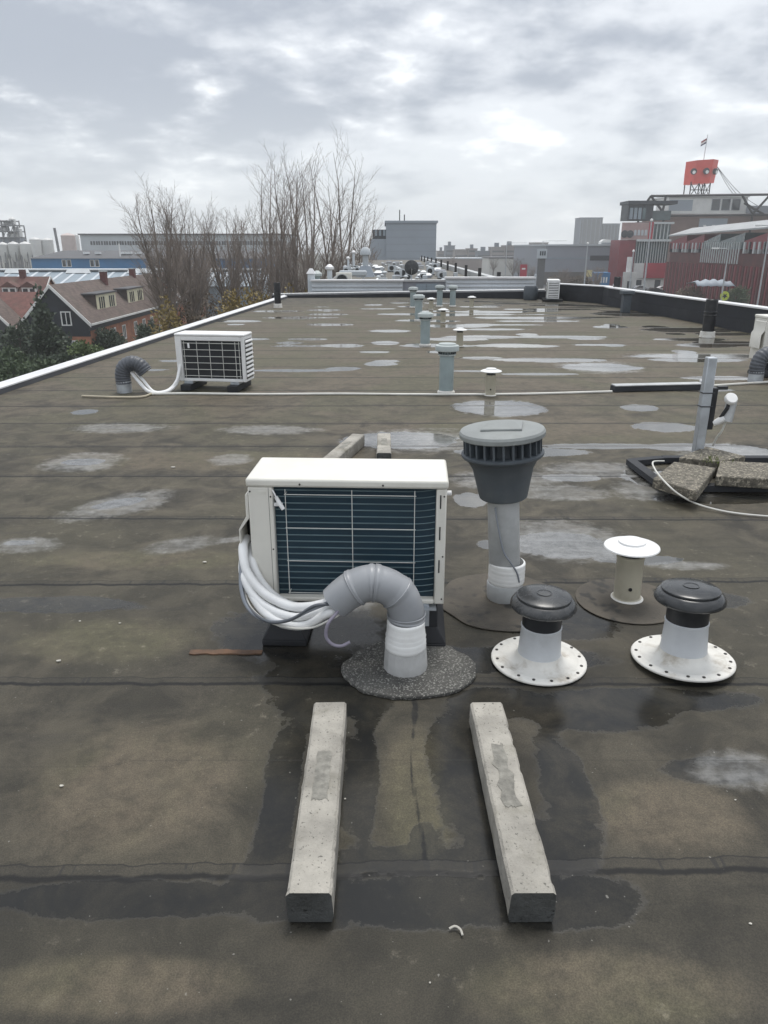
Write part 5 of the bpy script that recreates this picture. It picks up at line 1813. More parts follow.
MB().box(X(634.6), X(668.5), -.6, 8, 0, Z(278.2)).build('base', SILO, t)
for p in (641, 660):
    MB().box(X(p) - .8, X(p) + .8, -.7, -.602, .1, 2.6).build('door', DARKPANEL, t)
MB().box(X(634.7), X(644.8), -.8, .59, Z(278), Z(263.2)).build('pale_panel', SILO, t)
top = MB().box(X(625), X(650), 1.5, 8, Z(222.2) + .5, Z(204)).build('top_storey', DARKPANEL, t)
MB().box(X(624), X(672), 0.5, 9, Z(203.9), Z(200.5)).build('top_roof', DARKPANEL, top)
MB().box(X(650.1), X(671), 4, 8, Z(221.5) + .5, Z(210)).build('top_wing', GREENGLASS, top)
for k in range(4):
    p = 627 + k * 4.2
    MB().box(X(p), X(p + 3), 1.35, 1.498, Z(219), Z(207.5)).build('pane', SHEET2 if k < 3 else GREENGLASS, top)
t2 = thing('entrance_pillar', 'white sign pillar with a low white kiosk before the red wall', 'sign', (X(622) + ox, Y1_ - 8, STREET))
ZZ = lambda p: fz(p, Y1_ - 8) - STREET
MB().box(-.65, .65, 0, .8, 0, ZZ(257)).build('pillar', TRIM, t2)
MB().box(-1.6, 2.0, -1, -.01, 0, ZZ(272)).build('kiosk', SILO, t2)
MB().box(-.5, .6, -1.1, -1.002, .2, 2.6).build('door', DARKPANEL, t2)

# slatted red building with stepped white roof, running obliquely towards us
A = Vector((fx(669.5, 205, 260), 205, STREET))
B = Vector((fx(830, 128, 260), 128, STREET))
d = B - A
ang = math.atan2(d.y, d.x)
t = thing('slatted_building', 'long dark red slatted building with stepped white roof at the right edge', 'building', A, ang)
L = d.length
rel_ = lambda px: None


def u_at(px):
    """distance along the facade seen at a picture column"""
    dr = ray(px, 262)
    k = dr.x / dr.y
    s = (k * A.y - A.x) / (d.x - k * d.y)
    return s * L


def z_at(px, py):
    s = u_at(px) / L
    return fz(py, A.y + d.y * s) - STREET


HB = z_at(690, 262)
MB().box(0, L, 0, 24, 0, HB + 3.0).build('wall', BRICK_D, t)
edges = [(669.5, 686, 237.5, 235), (686, 703, 237.0, 231.5), (703, 719, 236, 229), (719, 743, 235, 226.5), (743, 768, 233.5, 223), (768, 800, 231, 218)]
cuts = [u_at(e[0]) for e in edges] + [L]
for k, e in enumerate(edges):
    u0, u1 = cuts[k], cuts[k + 1]
    za, zb = z_at(e[0], e[2]), z_at(min(e[1], 790), e[3])
    za = HB + 5.6
    zb = za + 1.5
    m = MB().prism([(u0 + .02, HB + 3.002), (u1 - .02, HB + 3.002), (u1 - .02, zb - .9), (u0 + .02, za - 1.0)], -.5 + .04 * k, 23.9 - .04 * k, 'y')
    m.build('upper_wall', RED if k not in (2, 3) else GREENGLASS, t)
    m = MB()
    q = [(u0 + .02, -1.0, za - .3), (u1 - .02, -1.0, zb - .9), (u1 - .02, 5.0, HB + 9.6), (u0 + .02, 5.0, HB + 9.6), (u0 + .02, 24, HB + 9.6), (u1 - .02, 24, HB + 9.6)]
    for dz in (0, .3):
        m.v += [(x_, y_, z_ + dz) for x_, y_, z_ in q]
    for f in ((0, 1, 2, 3), (3, 2, 5, 4)):
        m.face([i + 6 for i in f])
        m.face(list(reversed(f)))
    for a_, b_ in ((0, 1), (1, 2), (2, 5), (5, 4), (4, 3), (3, 0)):
        m.face((a_, b_, b_ + 6, a_ + 6))
    pass
m = MB()
for dz in (0, .3):
    m.v += [(x_, y_, z_ + dz) for x_, y_, z_ in ((-.3, -1.0, HB + 6.0), (L + .3, -1.0, HB + 7.0), (L + .3, 5.0, HB + 8.9), (-.3, 5.0, HB + 7.8), (-.3, 24, HB + 7.8), (L + .3, 24, HB + 8.9))]
for f in ((0, 1, 2, 3), (3, 2, 5, 4)):
    m.face([i + 6 for i in f])
    m.face(list(reversed(f)))
for a_, b_ in ((0, 1), (1, 2), (2, 5), (5, 4), (4, 3), (3, 0)):
    m.face((a_, b_, b_ + 6, a_ + 6))
m.build('roof', pm('dull_sheet_roof', (.36, .37, .37), .6, var=.15, scale=.3, streak=.2), t)
m = MB()
u = 0.6
i = 0
while u < L - .5:
    g = u_at(703) < u < u_at(741)
    MB().box(u - .32, u + .32, -.9, -.002, 0.2, HB - .2).build('slat', BRICK_D if i % 2 else RED, t)
    if g:
        MB().box(u - .14, u + .14, -.75, -.55, HB + .1, HB + 4.4).build('mullion', MULL, t)
    u += 1.25
    i += 1
u = 1.2
i = 0
while u < L - 1:
    if not (u_at(703) < u < u_at(741)):
        MB().box(u - .3, u + .3, -.62, -.502 + .49, HB + 2.2, HB + 4.4).build('window', MULL if (i % 3) else GLASS, t)
    u += 2.2
    i += 1
for k in range(22):
    uu = 1.2 + k * (L - 2) / 22
    MB().box(uu, uu + 1.1, -.05, -.003, 1.0, HB - 1.5).build('pane', GREENGLASS if k % 2 else MULL, t)

# tan wall with white cabin on top and steel frame
Yt = 250
ox = fx(715, Yt, 220)
t = thing('tan_building', 'tan brown building topped by a white cabin with three windows', 'building', (ox, Yt, STREET))
X = lambda p: fx(p, Yt, 215) - ox
Z = lambda p: fz(p, Yt) - STREET
MB().box(X(655), X(840), 0, 12, 0, Z(214)).build('wall', TAN, t)
cb_ = MB().box(X(666), X(744), -1, 10, Z(213.9), Z(197.5)).build('cabin', SILO, t)
MB().box(X(665), X(745), -1.4, 18.4, Z(197.4), Z(195.8)).build('cabin_roof', SILO, t)
for p in (713, 723, 733):
    win(cb_, '-y', -1.0, X(p), Z(210.5), X(p + 4.2) - X(p - 4.2), Z(199) - Z(210.5), frame=CLAD2, bars=0, t=.12)
MB().box(X(667), X(690), -1.05, -1.002, Z(211), Z(200)).build('panel', CLAD, cb_)
bd = MB().box(X(700), X(728), -.3, -.002, Z(231), Z(218.5)).build('mural', CLAD, t)
pts = [(X(705) + 1.9 * math.cos(a) + 1.6, Z(225) + 1.5 * math.sin(a)) for a in [math.pi + k * math.pi / 8 for k in range(9)]]
pts2 = [(X(705) + 1.0 * math.cos(a) + 1.6, Z(225) + .6 * math.sin(a)) for a in [2 * math.pi - k * math.pi / 8 for k in range(9)]]
MB().prism(pts + pts2, -.38, -.302, 'y').build('mark', TRIM, bd)
MB().box(X(744), X(840), -2, 18, Z(213.9), Z(206)).build('side_cabin', CLAD2, t)
t = thing('steel_frame', 'dark steel roof truss standing over the white cabin', 'steel frame', (ox, Yt - 6, STREET))
X = lambda p: fx(p, Yt - 6, 205) - ox
Z = lambda p: fz(p, Yt - 6) - STREET
m = MB()
tr = .36
for a_, b_ in (((650, 196), (770, 194.5)), ((770, 194.5), (840, 192)), ((636, 216), (754, 214.6)), ((754, 214.6), (840, 214)), ((650, 196), (638, 216)), ((650, 196), (667, 216)), ((665, 195), (663, 216)),
              ((740, 194), (754, 214)), ((754, 214), (770, 193)), ((770, 193), (790, 214)), ((744, 203), (765, 214))):
    m.tube([(X(a_[0]), 0, Z(a_[1])), (X(b_[0]), 0, Z(b_[1]))], tr, 6)
for p in (640, 665, 754, 790):
    MB().tube([(X(p), 0, 0), (X(p), 0, Z(216.4))], tr, 6).build('column', STEELD, t)
m.build('truss', STEELD, t)

# orange red drum sign on its lattice, flag and stays
Yd = 256
ox = fx(700.5, Yd, 172)
t = thing('drum_sign', 'orange red faceted drum sign with round white emblems on a lattice tower', 'sign', (ox, Yd, STREET))
X = lambda p, y=172: fx(p, Yd, y) - ox
Z = lambda p: fz(p, Yd) - STREET
z0, z1 = Z(184), Z(161)
r = X(715.5) - X(700.5)
m = MB()
n = 6
for z, rr, lean in ((z0, r * .96, -.12), ((z0 + z1) / 2, r * 1.0, 0.0), (z1, r * 1.02, .12)):
    for i in range(n):
        a = 2 * math.pi * (i + .5) / n + .35
        m.v.append((rr * math.cos(a) + lean, rr * math.sin(a), z + .22 * math.cos(a)))
for k in range(2):
    for i in range(n):
        m.face((k * n + i, k * n + (i + 1) % n, (k + 1) * n + (i + 1) % n, (k + 1) * n + i))
m.face(list(reversed(range(n))))
m.face(range(2 * n, 3 * n))
dr = m.build('drum', ORANGE, t, angle=20)
for p in (689.5, 700.3, 711):
    x = X(p)
    yy = -math.sqrt(max(.1, (r * 1.0) ** 2 - x * x)) - .25
    if abs(x) < .5:
        yy = -r * 1.0
    a = math.atan2(x, -yy)
    M = Matrix.Translation((x, yy, Z(172.5))) @ Matrix.Rotation(a * .8, 4, 'Z') @ Matrix.Rotation(R(90), 4, 'X')
    sq = 1.0
    e = MB().lathe([(0, -.4), (.92, -.4), (.92, .18), (0, .2)], 20, M=M).build('emblem', CAP_GREY, dr)
    M2 = M @ Matrix.Translation((.2, -.25, 0))
    MB().lathe([(0, .2), (.50, .2), (.50, .26), (0, .27)], 16, M=M2).build('emblem_eye', TRIM, e)
zb = Z(197)
m = MB()
leg = [(X(689.5), -2.5), (X(697), -3.0), (X(703.5), -2.2), (X(710), -1.5), (X(690), 3), (X(708), 3)]
for x, y in leg:
    m.tube([(x, y, zb - 1.5), (x, y, z0 + .4)], .19, 5)
for (x, y), (x2, y2) in zip(leg, leg[1:4]):
    m.tube([(x, y, zb), (x2, y2, z0)], .12, 4)
    m.tube([(x2, y2, zb), (x, y, z0)], .12, 4)
    m.tube([(x, y, (zb + z0) / 2), (x2, y2, (zb + z0) / 2)], .12, 4)
m.build('lattice', STEELD, t)
m = MB()
for k, (p, py) in enumerate(((745, 207), (757, 214), (762, 210))):
    a, b_ = Vector((X(716), 0, Z(166))), Vector((X(p, py), -2, Z(py)))
    pts = [a.lerp(b_, s / 10) - Vector((0, 0, 1.6 * math.sin(math.pi * s / 10))) for s in range(11)]
    MB().tube(pts, .07, 4).build('stay', STEELD, t)
t = thing('flagpole', 'thin flagpole with small dark striped flag on top of the drum sign', 'flagpole', (ox + X(702), Yd, STREET + z1 - .2))
hh = Z(134) - z1
MB().tube([(0, 0, 0), (.25, 0, hh)], .10, 6).build('pole', POLE, t)
fl = MB()
b0 = 0
for i in range(7):
    s = i / 6
    x = .22 - 1.75 * s
    for z in (hh - .9 - 1.0 * s, hh - 1.4 - 1.0 * s, hh - 1.9 - 1.0 * s, hh - 2.4 - .9 * s):
        fl.v.append((x, .25 * math.sin(s * 6), z))
for i in range(6):
    for k in range(3):
        a = i * 4 + k
        fl.face((a, a + 1, a + 5, a + 4), k)
fl.build('flag', (pm('flag_red', (.25, .05, .05), .8), TRIM, pm('flag_blue', (.03, .04, .10), .8)), t)


# lamps, canopy, cars
def lamp(label, px, ptop, Y, arm=0.0, rad=.1):
    x = fx(px, Y, 270)
    t = thing('street_lamp', label, 'street lamp', (x, Y, STREET), group='street lamps and masts')
    H = fz(ptop, Y) - STREET
    MB().tube([(0, 0, 0), (0, 0, H * .5), (0, 0, H)], [rad * 1.2, rad, rad * .7], 8).build('pole', POLE, t)
    if arm:
        pts = spline([(0, 0, H - .3), (arm * .15, 0, H), (arm, 0, H + .1)], 5)
        MB().tube(pts, rad * .5, 6).build('arm', POLE, t)
        MB().box(min(arm, arm * 1.7), max(arm, arm * 1.7), -.18, .18, H - .02, H + .2).build('head', TRIM, t, bevel=.03)
    else:
        MB().lathe([(0, H), (rad * 1.6, H), (rad * 1.6, H + .3), (0, H + .45)], 8).build('finial', TRIM, t)
    return t


lamp('tall pale mast before the glass front of the red building', 646, 221, 150, 0, .17)
lamp('shorter pale mast left of the tall one, before the red wall', 631.5, 252, 150, 0, .15)
lamp('pale lamp post before the grey warehouse', 585.5, 244, 190, 0, .17)
lamp('lamp post with wide flat head before the slatted building', 725.5, 249, 120, -1.5, .12)
lamp('far lamp post with arm right of the big grey block', 505.5, 243, 300, 4.5, .16)
lamp('far lamp post with arm above the pylon sign', 541, 241, 280, 5, .16)
lamp('dark thin post at the right picture edge', 763, 226, 110, -1.2, .12)

Yv = 150
t = thing('canopy', 'white wavy fabric canopy before the slatted building', 'canopy', (fx(712, Yv, 284), Yv, STREET))
w = fx(731, Yv, 284) - fx(712, Yv, 284)
zt, zb = fz(279.5, Yv) - STREET, fz(285.5, Yv) - STREET
m = MB()
n = 14
for i in range(n + 1):
    x = -w + 2 * w * i / n
    dz = .2 * math.sin(i * 1.9) - 0.4 * abs(x / w) ** 2
    m.v += [(x, -2.2, zb + .08 * math.sin(i * 2.1)), (x * .92, 0, zt + dz), (x, 3.5, zb + .3)]
for i in range(n):
    for k in range(2):
        m.face((i * 3 + k, i * 3 + 3 + k, i * 3 + 4 + k, i * 3 + 1 + k))
o = m.build('fabric', CLAD, t, angle=60)
sm = o.modifiers.new('thickness', 'SOLIDIFY')
sm.thickness = .06
for sx_ in (-w * .9, w * .9):
    MB().tube([(sx_, 0, 0), (sx_, 0, zb + .4)], .09, 6).build('post', STEELD, t)
t = thing('round_sign', 'round yellow green sign with dark centre behind the right parapet', 'sign', (fx(724.5, 120, 296), 120, STREET))
z = fz(296, 120) - STREET
rr = fx(729, 120, 296) - fx(724.5, 120, 296)
MB().tube([(0, .15, 0), (0, .15, z)], .07, 6).build('post', POLE, t)
e = MB().lathe([(0, 0), (rr, 0), (rr, .1), (0, .11)], 24, M=Matrix.Translation((0, 0, z)) @ Matrix.Rotation(R(90), 4, 'X')).build('disc', LIMEY, t)
star = [(rr * (.62 if k % 2 else .3) * math.cos(k * math.pi / 5 + .3), z + rr * (.62 if k % 2 else .3) * math.sin(k * math.pi / 5 + .3)) for k in range(10)]
MB().prism(star, -.14, -.112, 'y').build('mark', DARKPANEL, e)


def car(label, x, y, rz, mat, name='parked_car', van=False):
    t = thing(name, label, 'van' if van else 'car', (x, y, STREET + .004), rz, 'parked cars and vans')
    w = .88
    if van:
        prof = [(-2.3, .35), (2.2, .35), (2.4, .8), (2.3, 1.15), (1.6, 1.3), (1.1, 2.1), (-2.3, 2.2), (-2.35, .8)]
        gl = [(.4, 1.35), (1.45, 1.35), (1.02, 2.0), (.4, 2.0)]
    else:
        prof = [(-2.1, .3), (2.1, .3), (2.2, .6), (2.05, .85), (1.15, .95), (.5, 1.42), (-1.2, 1.45), (-2.0, .98), (-2.15, .7)]
        gl = [(-1.6, .98), (1.0, .98), (.45, 1.36), (-1.15, 1.38)]
    MB().prism(prof, -w, w, 'y').build('body', mat, t, bevel=.06)
    m = MB().prism(gl, -w - .012, w + .012, 'y')
    m.build('window', GLASS, t)
    for sx_ in (-1.35, 1.35):
        for sy in (-1, 1):
            M = Matrix.Translation((sx_, sy * (w - .08), .32)) @ Matrix.Rotation(R(90), 4, 'X')
            MB().lathe([(0, -.1), (.32, -.1), (.32, .1), (0, .1)], 14, M=M).build('wheel', RUBBER, t)
    for sy in (-.55, .55):
        MB().box(2.1, 2.22, sy - .16, sy + .16, .62, .76).build('headlight', TRIM, t)
    return t


def gx(px, py):
    q = gp(px, py, STREET)
    return q.x, q.y


CARM = [pm('car_white', (.7, .7, .7), .25), pm('car_black', (.02, .02, .022), .2), pm('car_silver', (.42, .43, .45), .25, .3), pm('car_red', (.3, .03, .03), .25)]
for (px, py, rz, k), lab in zip(((664, 291.5, 0.1, 0), (655, 293.5, 0.0, 1), (571, 288, 0.2, 2), (557, 287.5, 0.1, 1), (616, 289, 1.2, 0), (640, 291, .2, 2), (580, 285, .1, 0)),
                                ('white parked car before the white base of the red building', 'black parked car before the red building', 'silver parked car in the yard before the grey warehouse', 'black parked car at the left of the warehouse yard',
                                 'white parked car near the white sign pillar', 'silver parked car between mast and glass front', 'white parked car close to the grey warehouse')):
    x, y = gx(px, py)
    car(lab, x, y, rz, CARM[k])
x, y = fx(246, 92, 298), 92
car('white van parked behind the edge trim near the bare trees', x, y, 1.2, CARM[0], 'parked_van', True)
t = bpy.data.objects[COL.objects[-1].parent.name]
t.location.z = STREET + .004
PL = pm('planter_stone', (0.42, 0.36, 0.27), 0.8, var=.15)
x, y = gx(17, 384)
t = thing('bird_bath', 'pale tan stone bird bath in the garden below the edge trim', 'bird bath', (x, y, STREET))
MB().lathe([(.45, 0), (.42, .15), (.22, .25), (.2, .75), (.3, .85)], 16).build('pedestal', PL, t)
MB().lathe([(.3, .85), (.62, 1.0), (.66, 1.12), (.6, 1.12), (.4, 1.02), (0, 1.0)], 18).build('bowl', PL, t)
# ---------------------------------------------------------------- trees and shrubs
BARK = pm('bark', (0.11, 0.092, 0.078), 0.9, var=0.3, scale=2.0)
TWIG = pm('twig', (0.20, 0.165, 0.14), 0.9, var=0.3, scale=0.5)


def bare_tree(label, x, y, H, spread, seed, style='round', group='bare trees left of the roof', stems=1, twig=.0125, lean=0.0, dens=1.0, name='bare_tree'):
    rnd = random.Random(seed)
    t = thing(name, label, 'tree', (x, y, STREET), group=group)
    tr, cr = MB(), MB()

    def grow(p, d, L, r, lvl, mb):
        n = 4 if lvl < 3 else 2
        pts = [p]
        rr = [r]
        q, dd = p.copy(), d.normalized()
        for i in range(n):
            up = (0.14 if lvl < 2 else 0.05) if style == 'round' else (0.30 if lvl < 2 else 0.10)
            dd = (dd + Vector((rnd.gauss(0, .09 if lvl else .045), rnd.gauss(0, .09 if lvl else .045), rnd.gauss(0, .07) + up * (0.4 if lvl == 0 else 1)))).normalized()
            q = q + dd * (L / n)
            pts.append(q.copy())
            rr.append(max(twig * .45, r * (1 - (.94 if lvl == 0 else .8) * (i + 1) / n)))
        mb.tube(pts, rr, 7 if lvl == 0 else (4 if lvl == 1 else 3), caps=False)
        if lvl >= 3:
            return
        nk = [(20, 12), (13, 11), (8, 7)][lvl][0 if style == 'round' else 1]
        nk = int(nk * dens) if lvl else (nk if style == 'round' else 26)
        for k in range(nk):
            s = (0.28 if lvl == 0 else 0.18) + (0.98 - (0.28 if lvl == 0 else .18)) * (k + rnd.random()) / nk
            f = s * n
            i = min(int(f), n - 1)
            b = pts[i].lerp(pts[i + 1], f - i)
            ax = (pts[i + 1] - pts[i]).normalized()
            az = rnd.uniform(0, 2 * math.pi)
            side = ax.orthogonal().normalized()
            side = Matrix.Rotation(az, 3, ax) @ side
            ang = rnd.uniform(.40, .80) if style == 'round' else rnd.uniform(.35, .78)
            nd = ax * math.cos(ang) + side * math.sin(ang)
            if style == 'round':
                ll = L * rnd.uniform(.42, .62) * (1.15 - .66 * s) if lvl == 0 else L * rnd.uniform(.35, .6) * (1.1 - .6 * s)
            else:
                ll = L * rnd.uniform(.26, .42) * (1.12 - .75 * s) if lvl == 0 else L * rnd.uniform(.38, .62) * (1.1 - .6 * s)
            rb = rr[i] * (1 - (f - i)) + rr[i + 1] * (f - i)
            grow(b, nd, ll, max(twig, rb * .42), lvl + 1, cr)

    def limb(p, d, L, r, lvl):
        n = (7, 4, 2)[lvl - 1]
        pts, rr, q, dd = [p], [r], p.copy(), d.normalized()
        for i in range(n):
            up = (0.07, 0.09, 0.04)[lvl - 1]
            g = (.045, .08, .10)[lvl - 1]
            dd = (dd + Vector((rnd.gauss(0, g), rnd.gauss(0, g), up + rnd.gauss(0, g * .5)))).normalized()
            q = q + dd * (L / n)
            pts.append(q.copy())
            rr.append(max(twig * .5, r * (1 - .93 * (i + 1) / n)))
        cr.tube(pts, rr, (6, 4, 3)[lvl - 1], caps=False)
        if lvl == 3:
            return
        nk = int((15, 7)[lvl - 1] * dens)
        for k in range(nk):
            s = .14 + .84 * (k + rnd.random()) / nk
            f = s * n
            i = min(int(f), n - 1)
            b = pts[i].lerp(pts[i + 1], f - i)
            ax = (pts[i + 1] - pts[i]).normalized()
            side = Matrix.Rotation(rnd.uniform(0, 6.283), 3, ax) @ ax.orthogonal().normalized()
            ang = rnd.uniform(.38, .78)
            ll = L * rnd.uniform(.24, .40) * (1.12 - .62 * s) if lvl == 1 else L * rnd.uniform(.32, .55) * (1.1 - .5 * s)
            limb(b, ax * math.cos(ang) + side * math.sin(ang), ll, max(twig, rr[i] * .42), lvl + 1)

    nl, sp, th = (8, .43, .24) if style == 'round' else (4, .22, .18)
    R0 = H * (.020 if style == 'round' else .016)
    base = [Vector((0, 0, 0))]
    for i in range(5):
        base.append(base[-1] + Vector((rnd.gauss(0, .02) + lean * .5, rnd.gauss(0, .02), 1)).normalized() * (H * th * 1.35 / 5))
    tr.tube(base, [R0 * (1.25 - .09 * k) for k in range(6)], 8)
    for k in range(nl):
        a = 2 * math.pi * (k + rnd.uniform(-.3, .3)) / nl
        o = sp * rnd.uniform(.45, .95) if k else sp * .12
        d = Vector((math.cos(a) * math.sin(o) + lean, math.sin(a) * math.sin(o), math.cos(o)))
        b = base[3 + k % 3]
        limb(b, d, (H - b.z) * rnd.uniform(.86, 1.0) * (1.0 if k == 0 else 1.04 - .25 * o), R0 * rnd.uniform(.42, .6), 1)
    tr.build('trunk', BARK, t, angle=60)
    cr.build('crown', TWIG, t, angle=80)
    return t


def top(px, py, Y):
    return fx(px, Y, py), Y, fz(py, Y) - STREET


x, y, h = top(166, 176, 66)
h *= .97
bare_tree('tallest spreading bare tree left of centre, its bare top above the works hall', fx(167, 66, 310), y, h, 1, 4, dens=1.3)
x, y, h = top(192, 200, 70)
h *= 1.0
bare_tree('bare tree just right of the tallest spreading one', fx(190, 70, 310), y, h, 1, 9, dens=1.25)
x, y, h = top(234, 204, 74)
h *= 1.0
bare_tree('rounded bare tree with yellow leaves at its foot', fx(230, 74, 310), y, h, 1, 15, dens=1.25)
x, y, h = top(255, 205, 90)
h *= 1.0
bare_tree('thin bare tree left of the tall upright ones', fx(256, 90, 300), y, h, 1, 23)
random.seed(33)
for (px, py, Y, s), lab in zip(((279, 156, 72, 31), (297, 146, 76, 37), (312, 150, 70, 41), (341, 144, 74, 43), (330, 168, 80, 51), (287, 170, 84, 53), (362, 198, 78, 47)),
                               ('leftmost of the tall upright bare trees behind the far left corner', 'second tall upright bare tree from the left', 'third tall upright bare tree from the left, amid the clump', 'tall upright bare tree above the pale chimneys', 'shorter upright bare tree between the two tallest ones', 'shorter upright bare tree behind the leftmost tall one', 'lower leaning bare tree beside the big grey block')):
    x, y, h = top(px, py, Y)
    h *= .96
    bare_tree(lab, fx(px - (2 if s < 45 else 14), Y, 300), y, h, 1, s, style='upright', stems=1, lean=.02 if s < 45 else .22, twig=.012)
# bare trees farther back, as one thicket of single trees
BT = []
for k in range(3):
    BT.append(bare_tree('bare tree in the thicket behind the nearer trees', -30 + k * 6, 118 + k * 9, 12.2 + k * .6, 1, 60 + k, dens=.9, twig=.026, group='bare trees of the thicket'))
random.seed(5)
for k in range(17):
    Y = random.uniform(95, 185)
    px = random.uniform(150, 368)
    s = random.uniform(.78, 1.02)
    dup(BT[k % 3], (fx(px, Y, 290), Y, STREET), random.uniform(0, 6), scale=(s * 1.2, s * 1.2, s))
for k in range(7):
    Y = random.uniform(190, 230)
    px = random.uniform(548, 600)
    s = random.uniform(.42, .6)
    dup(BT[k % 3], (fx(px, Y, 280), Y, STREET), random.uniform(0, 6), 'low bare tree in the yard before the grey warehouse', scale=(s * 1.4, s * 1.4, s))['group'] = 'bare trees before the grey warehouse'
for k in range(9):
    Y = random.uniform(230, 320)
    px = random.uniform(440, 540)
    s = random.uniform(.5, .72)
    dup(BT[k % 3], (fx(px, Y, 270), Y, STREET), random.uniform(0, 6), 'hazy bare tree below the skyline right of the big grey block', scale=(s * 1.4, s * 1.4, s))['group'] = 'bare trees below the skyline'


def leaf_mat(name, c0, c1):
    m = bpy.data.materials.new(name)
    m.use_nodes = True
    t = m.node_tree
    b = t.nodes['Principled BSDF']
    tc = N(t, 'ShaderNodeTexCoord')
    n = tex_noise(t, tc.outputs['Object'], 1.4, 4, .7)
    n2 = tex_noise(t, tc.outputs['Object'], 9.0, 2, .7)
    c = mix_col(t, sstep(t, math_node(t, 'ADD', math_node(t, 'MULTIPLY', n, .6), math_node(t, 'MULTIPLY', n2, .4)), .36, .64), c0, c1)
    t.links.new(c, b.inputs['Base Color'])
    b.inputs['Roughness'].default_value = .65
    return m


G_DARK = leaf_mat('conifer_green', (0.024, 0.038, 0.024), (0.065, 0.090, 0.052))
G_MID = leaf_mat('shrub_green', (0.026, 0.048, 0.022), (0.075, 0.110, 0.045))
G_LIGHT = leaf_mat('light_shrub_green', (0.045, 0.075, 0.02), (0.12, 0.17, 0.05))
G_YEL = leaf_mat('yellow_leaves', (0.13, 0.095, 0.025), (0.27, 0.20, 0.06))
G_BRN = leaf_mat('brown_leaves', (0.075, 0.055, 0.035), (0.15, 0.11, 0.07))


def leafy(name, label, x, y, z, rx, ry, rz, n, size, mat, seed, cone=False, group='shrubs and trees below the edge trim', cat='shrub', stem=True):
    rnd = random.Random(seed)
    t = thing(name, label, cat, (x, y, z), group=group)
    m = MB()
    done = tries = 0
    while done < n and tries < n * 12:
        tries += 1
        u = Vector((rnd.uniform(-1, 1), rnd.uniform(-1, 1), rnd.uniform(0, 1)))
        if cone:
            lim = (1 - u.z) * (0.72 + .28 * math.sin(u.z * 38)) + .03
            rr = math.hypot(u.x, u.y)
            if rr > lim or rr < lim * .35:
                continue
        else:
            rr = math.sqrt(u.x ** 2 + u.y ** 2 + (2 * u.z - 1) ** 2)
            bump = .78 + .42 * noise.noise(Vector((u.x * 1.9, u.y * 1.9, u.z * 3.4 + seed)))
            if rr > bump or rr < bump * .45:
                continue
        if noise.noise(Vector((u.x * rx * 1.3, u.y * ry * 1.3, u.z * rz * 1.3 + seed * 3))) < -.22:
            continue
        p = Vector((u.x * rx, u.y * ry, u.z * rz))
        out = Vector((u.x, u.y, (u.z - .4) * 1.2 + .3)).normalized()
        for k in range(3):
            a = (out + Vector((rnd.gauss(0, .6), rnd.gauss(0, .6), rnd.gauss(0, .5)))).normalized() * size * rnd.uniform(.6, 1.3)
            b = a.orthogonal().normalized() * size * rnd.uniform(.22, .42)
            q = p + Vector((rnd.gauss(0, size * .6), rnd.gauss(0, size * .6), rnd.gauss(0, size * .6)))
            m.poly([q, q + a * .5 + b, q + a, q + a * .5 - b])
        done += 1
    m.build('foliage', mat, t, angle=180)
    if stem:
        MB().tube([(0, 0, 0), (.05 * rx, 0, rz * .4), (0, 0, rz * .85)], [.06 * rx + .05, .04 * rx + .04, .02], 7).build('trunk', BARK, t)
    return t


leafy('conifer', 'dark drooping conifer in front of the dark timber gable', fx(46, 73, 340), 73, STREET, 1.9, 1.9, fz(291, 73) - STREET, 2600, .40, G_DARK, 2, cone=True, cat='tree')
leafy('conifer', 'lower dark conifer right of the drooping one', fx(62, 76, 340), 76, STREET, 1.9, 2, fz(330, 76) - STREET, 900, .42, G_DARK, 3, cone=True, cat='tree')
for (px, pt, Y, rx, rz_, mat, n, nm, lab) in (
        (12, 350, 66, 2.4, None, G_MID, 1700, 'shrub', 'big mid green shrub at the left picture edge'), (33, 356, 68, 2.2, None, G_DARK, 1700, 'shrub', 'dark green shrub left of the light one'),
        (85, 341, 72, 1.7, None, G_LIGHT, 1100, 'shrub', 'light green shrub at the corner of the brick house'), (62, 356, 67, 2.0, None, G_DARK, 1500, 'shrub', 'dark shrub below the drooping conifer'),
        (3, 362, 56, 2.5, None, G_MID, 1100, 'shrub', 'green shrub low at the left edge behind the trim'), (40, 362, 60, 2.4, None, G_MID, 1300, 'shrub', 'green shrub right above the middle of the trim'),
        (108, 330, 84, 1.9, None, G_DARK, 1100, 'shrub', 'dark rounded shrub before the brick wall'), (150, 322, 88, 1.4, None, G_DARK, 600, 'shrub', 'small dark shrub near the end of the brick wall'),
        (20, 322, 75, 2.0, None, G_DARK, 700, 'shrub', 'dark shrub between the two gables')):
    leafy(nm, lab, fx(px, Y, 345), Y, STREET, rx, rx, fz(pt, Y) - STREET, n, .30, mat, int(px) + 7)
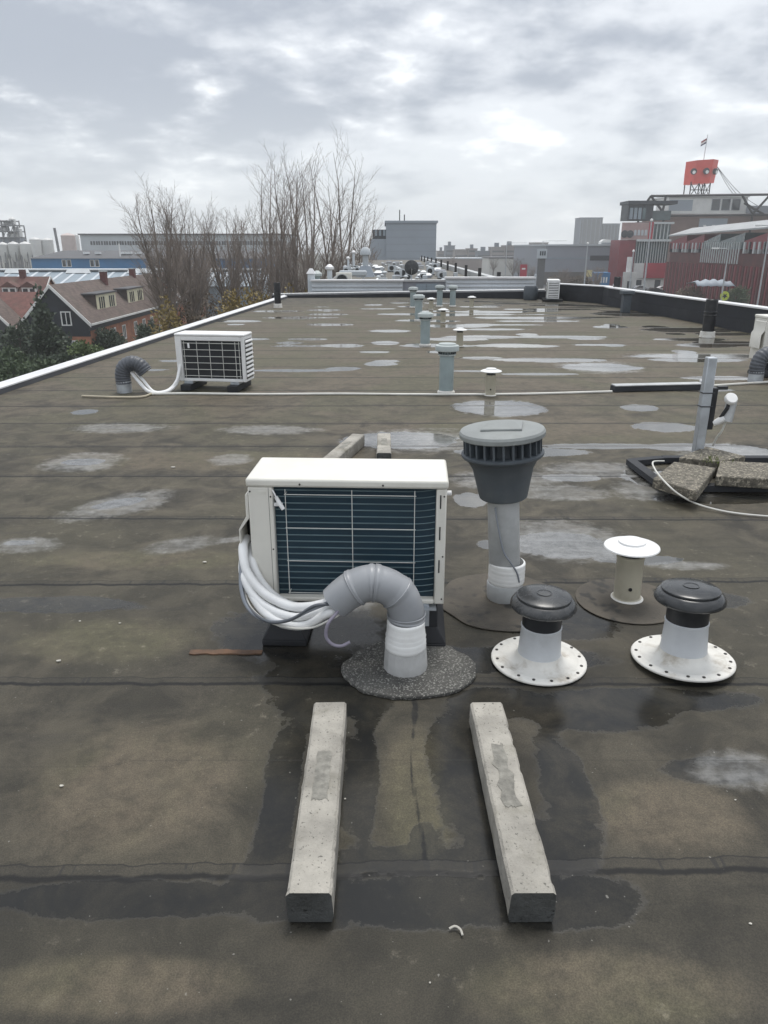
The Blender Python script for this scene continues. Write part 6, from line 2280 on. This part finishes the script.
for (px, pt, Y, rx, mat, n, lab) in ((236, 279, 62, 2.0, G_YEL, 900, 'yellow leaved shrub under the rounded bare tree'), (258, 285, 60, 1.9, G_YEL, 800, 'yellow shrub left of the far corner stack'), (293, 283, 58, 2.2, G_YEL, 1000, 'yellow green shrub behind the far corner stack'),
                                     (168, 290, 62, 1.5, G_YEL, 380, 'small yellow shrub between the bare trunks'), (205, 285, 80, 2.8, G_BRN, 500, 'brown leaved shrub before the farther brick house'), (322, 262, 78, 3.6, G_BRN, 620, 'brownish thicket shrub behind the pale chimneys'),
                                     (275, 268, 88, 4.0, G_BRN, 600, 'brown thicket shrub below the tall upright trees'), (185, 292, 68, 1.8, G_BRN, 300, 'small brown shrub by the trunk of the second bare tree')):
    leafy('shrub', lab, fx(px, Y, 300), Y, STREET, rx, rx, fz(pt, Y) - STREET, n, .26, mat, int(px), group='autumn shrubs below the bare trees')
leafy('hedge', 'green hedge by the lamp with the wide head, behind the right parapet', fx(738, 135, 292), 135, STREET, 2.6, 1.6, fz(285, 135) - STREET, 900, .35, G_MID, 71, group='hedges behind the right parapet')
leafy('hedge', 'brownish hedge left of the white canopy', fx(690, 150, 292), 150, STREET, 3.0, 1.6, fz(287, 150) - STREET, 800, .35, G_BRN, 72, group='hedges behind the right parapet')
for k, px in enumerate((556, 567, 577, 586)):
    leafy('hedge', 'brown hedge clump before the grey warehouse', fx(px, 205, 280), 205, STREET, 2.4, 1.5, fz(276, 205) - STREET, 400, .45, G_BRN, 80 + k, group='brown hedge clumps in the warehouse yard')

# haze between us and the skyline
hz = MB().box(-1450, 1450, -250, 1550, STREET - 1.0, 62.0)
hm = bpy.data.materials.new('haze_air')
hm.use_nodes = True
ht = hm.node_tree
ht.nodes.clear()
pv = N(ht, 'ShaderNodeVolumePrincipled')
pv.inputs['Color'].default_value = (0.97, 0.985, 1.0, 1)
pv.inputs['Density'].default_value = 0.00052
pv.inputs['Anisotropy'].default_value = 0.1
ho = N(ht, 'ShaderNodeOutputMaterial')
ht.links.new(pv.outputs[0], ho.inputs['Volume'])
tag(hz.build('haze', hm), 'thin pale haze over the town', 'haze', kind='stuff')
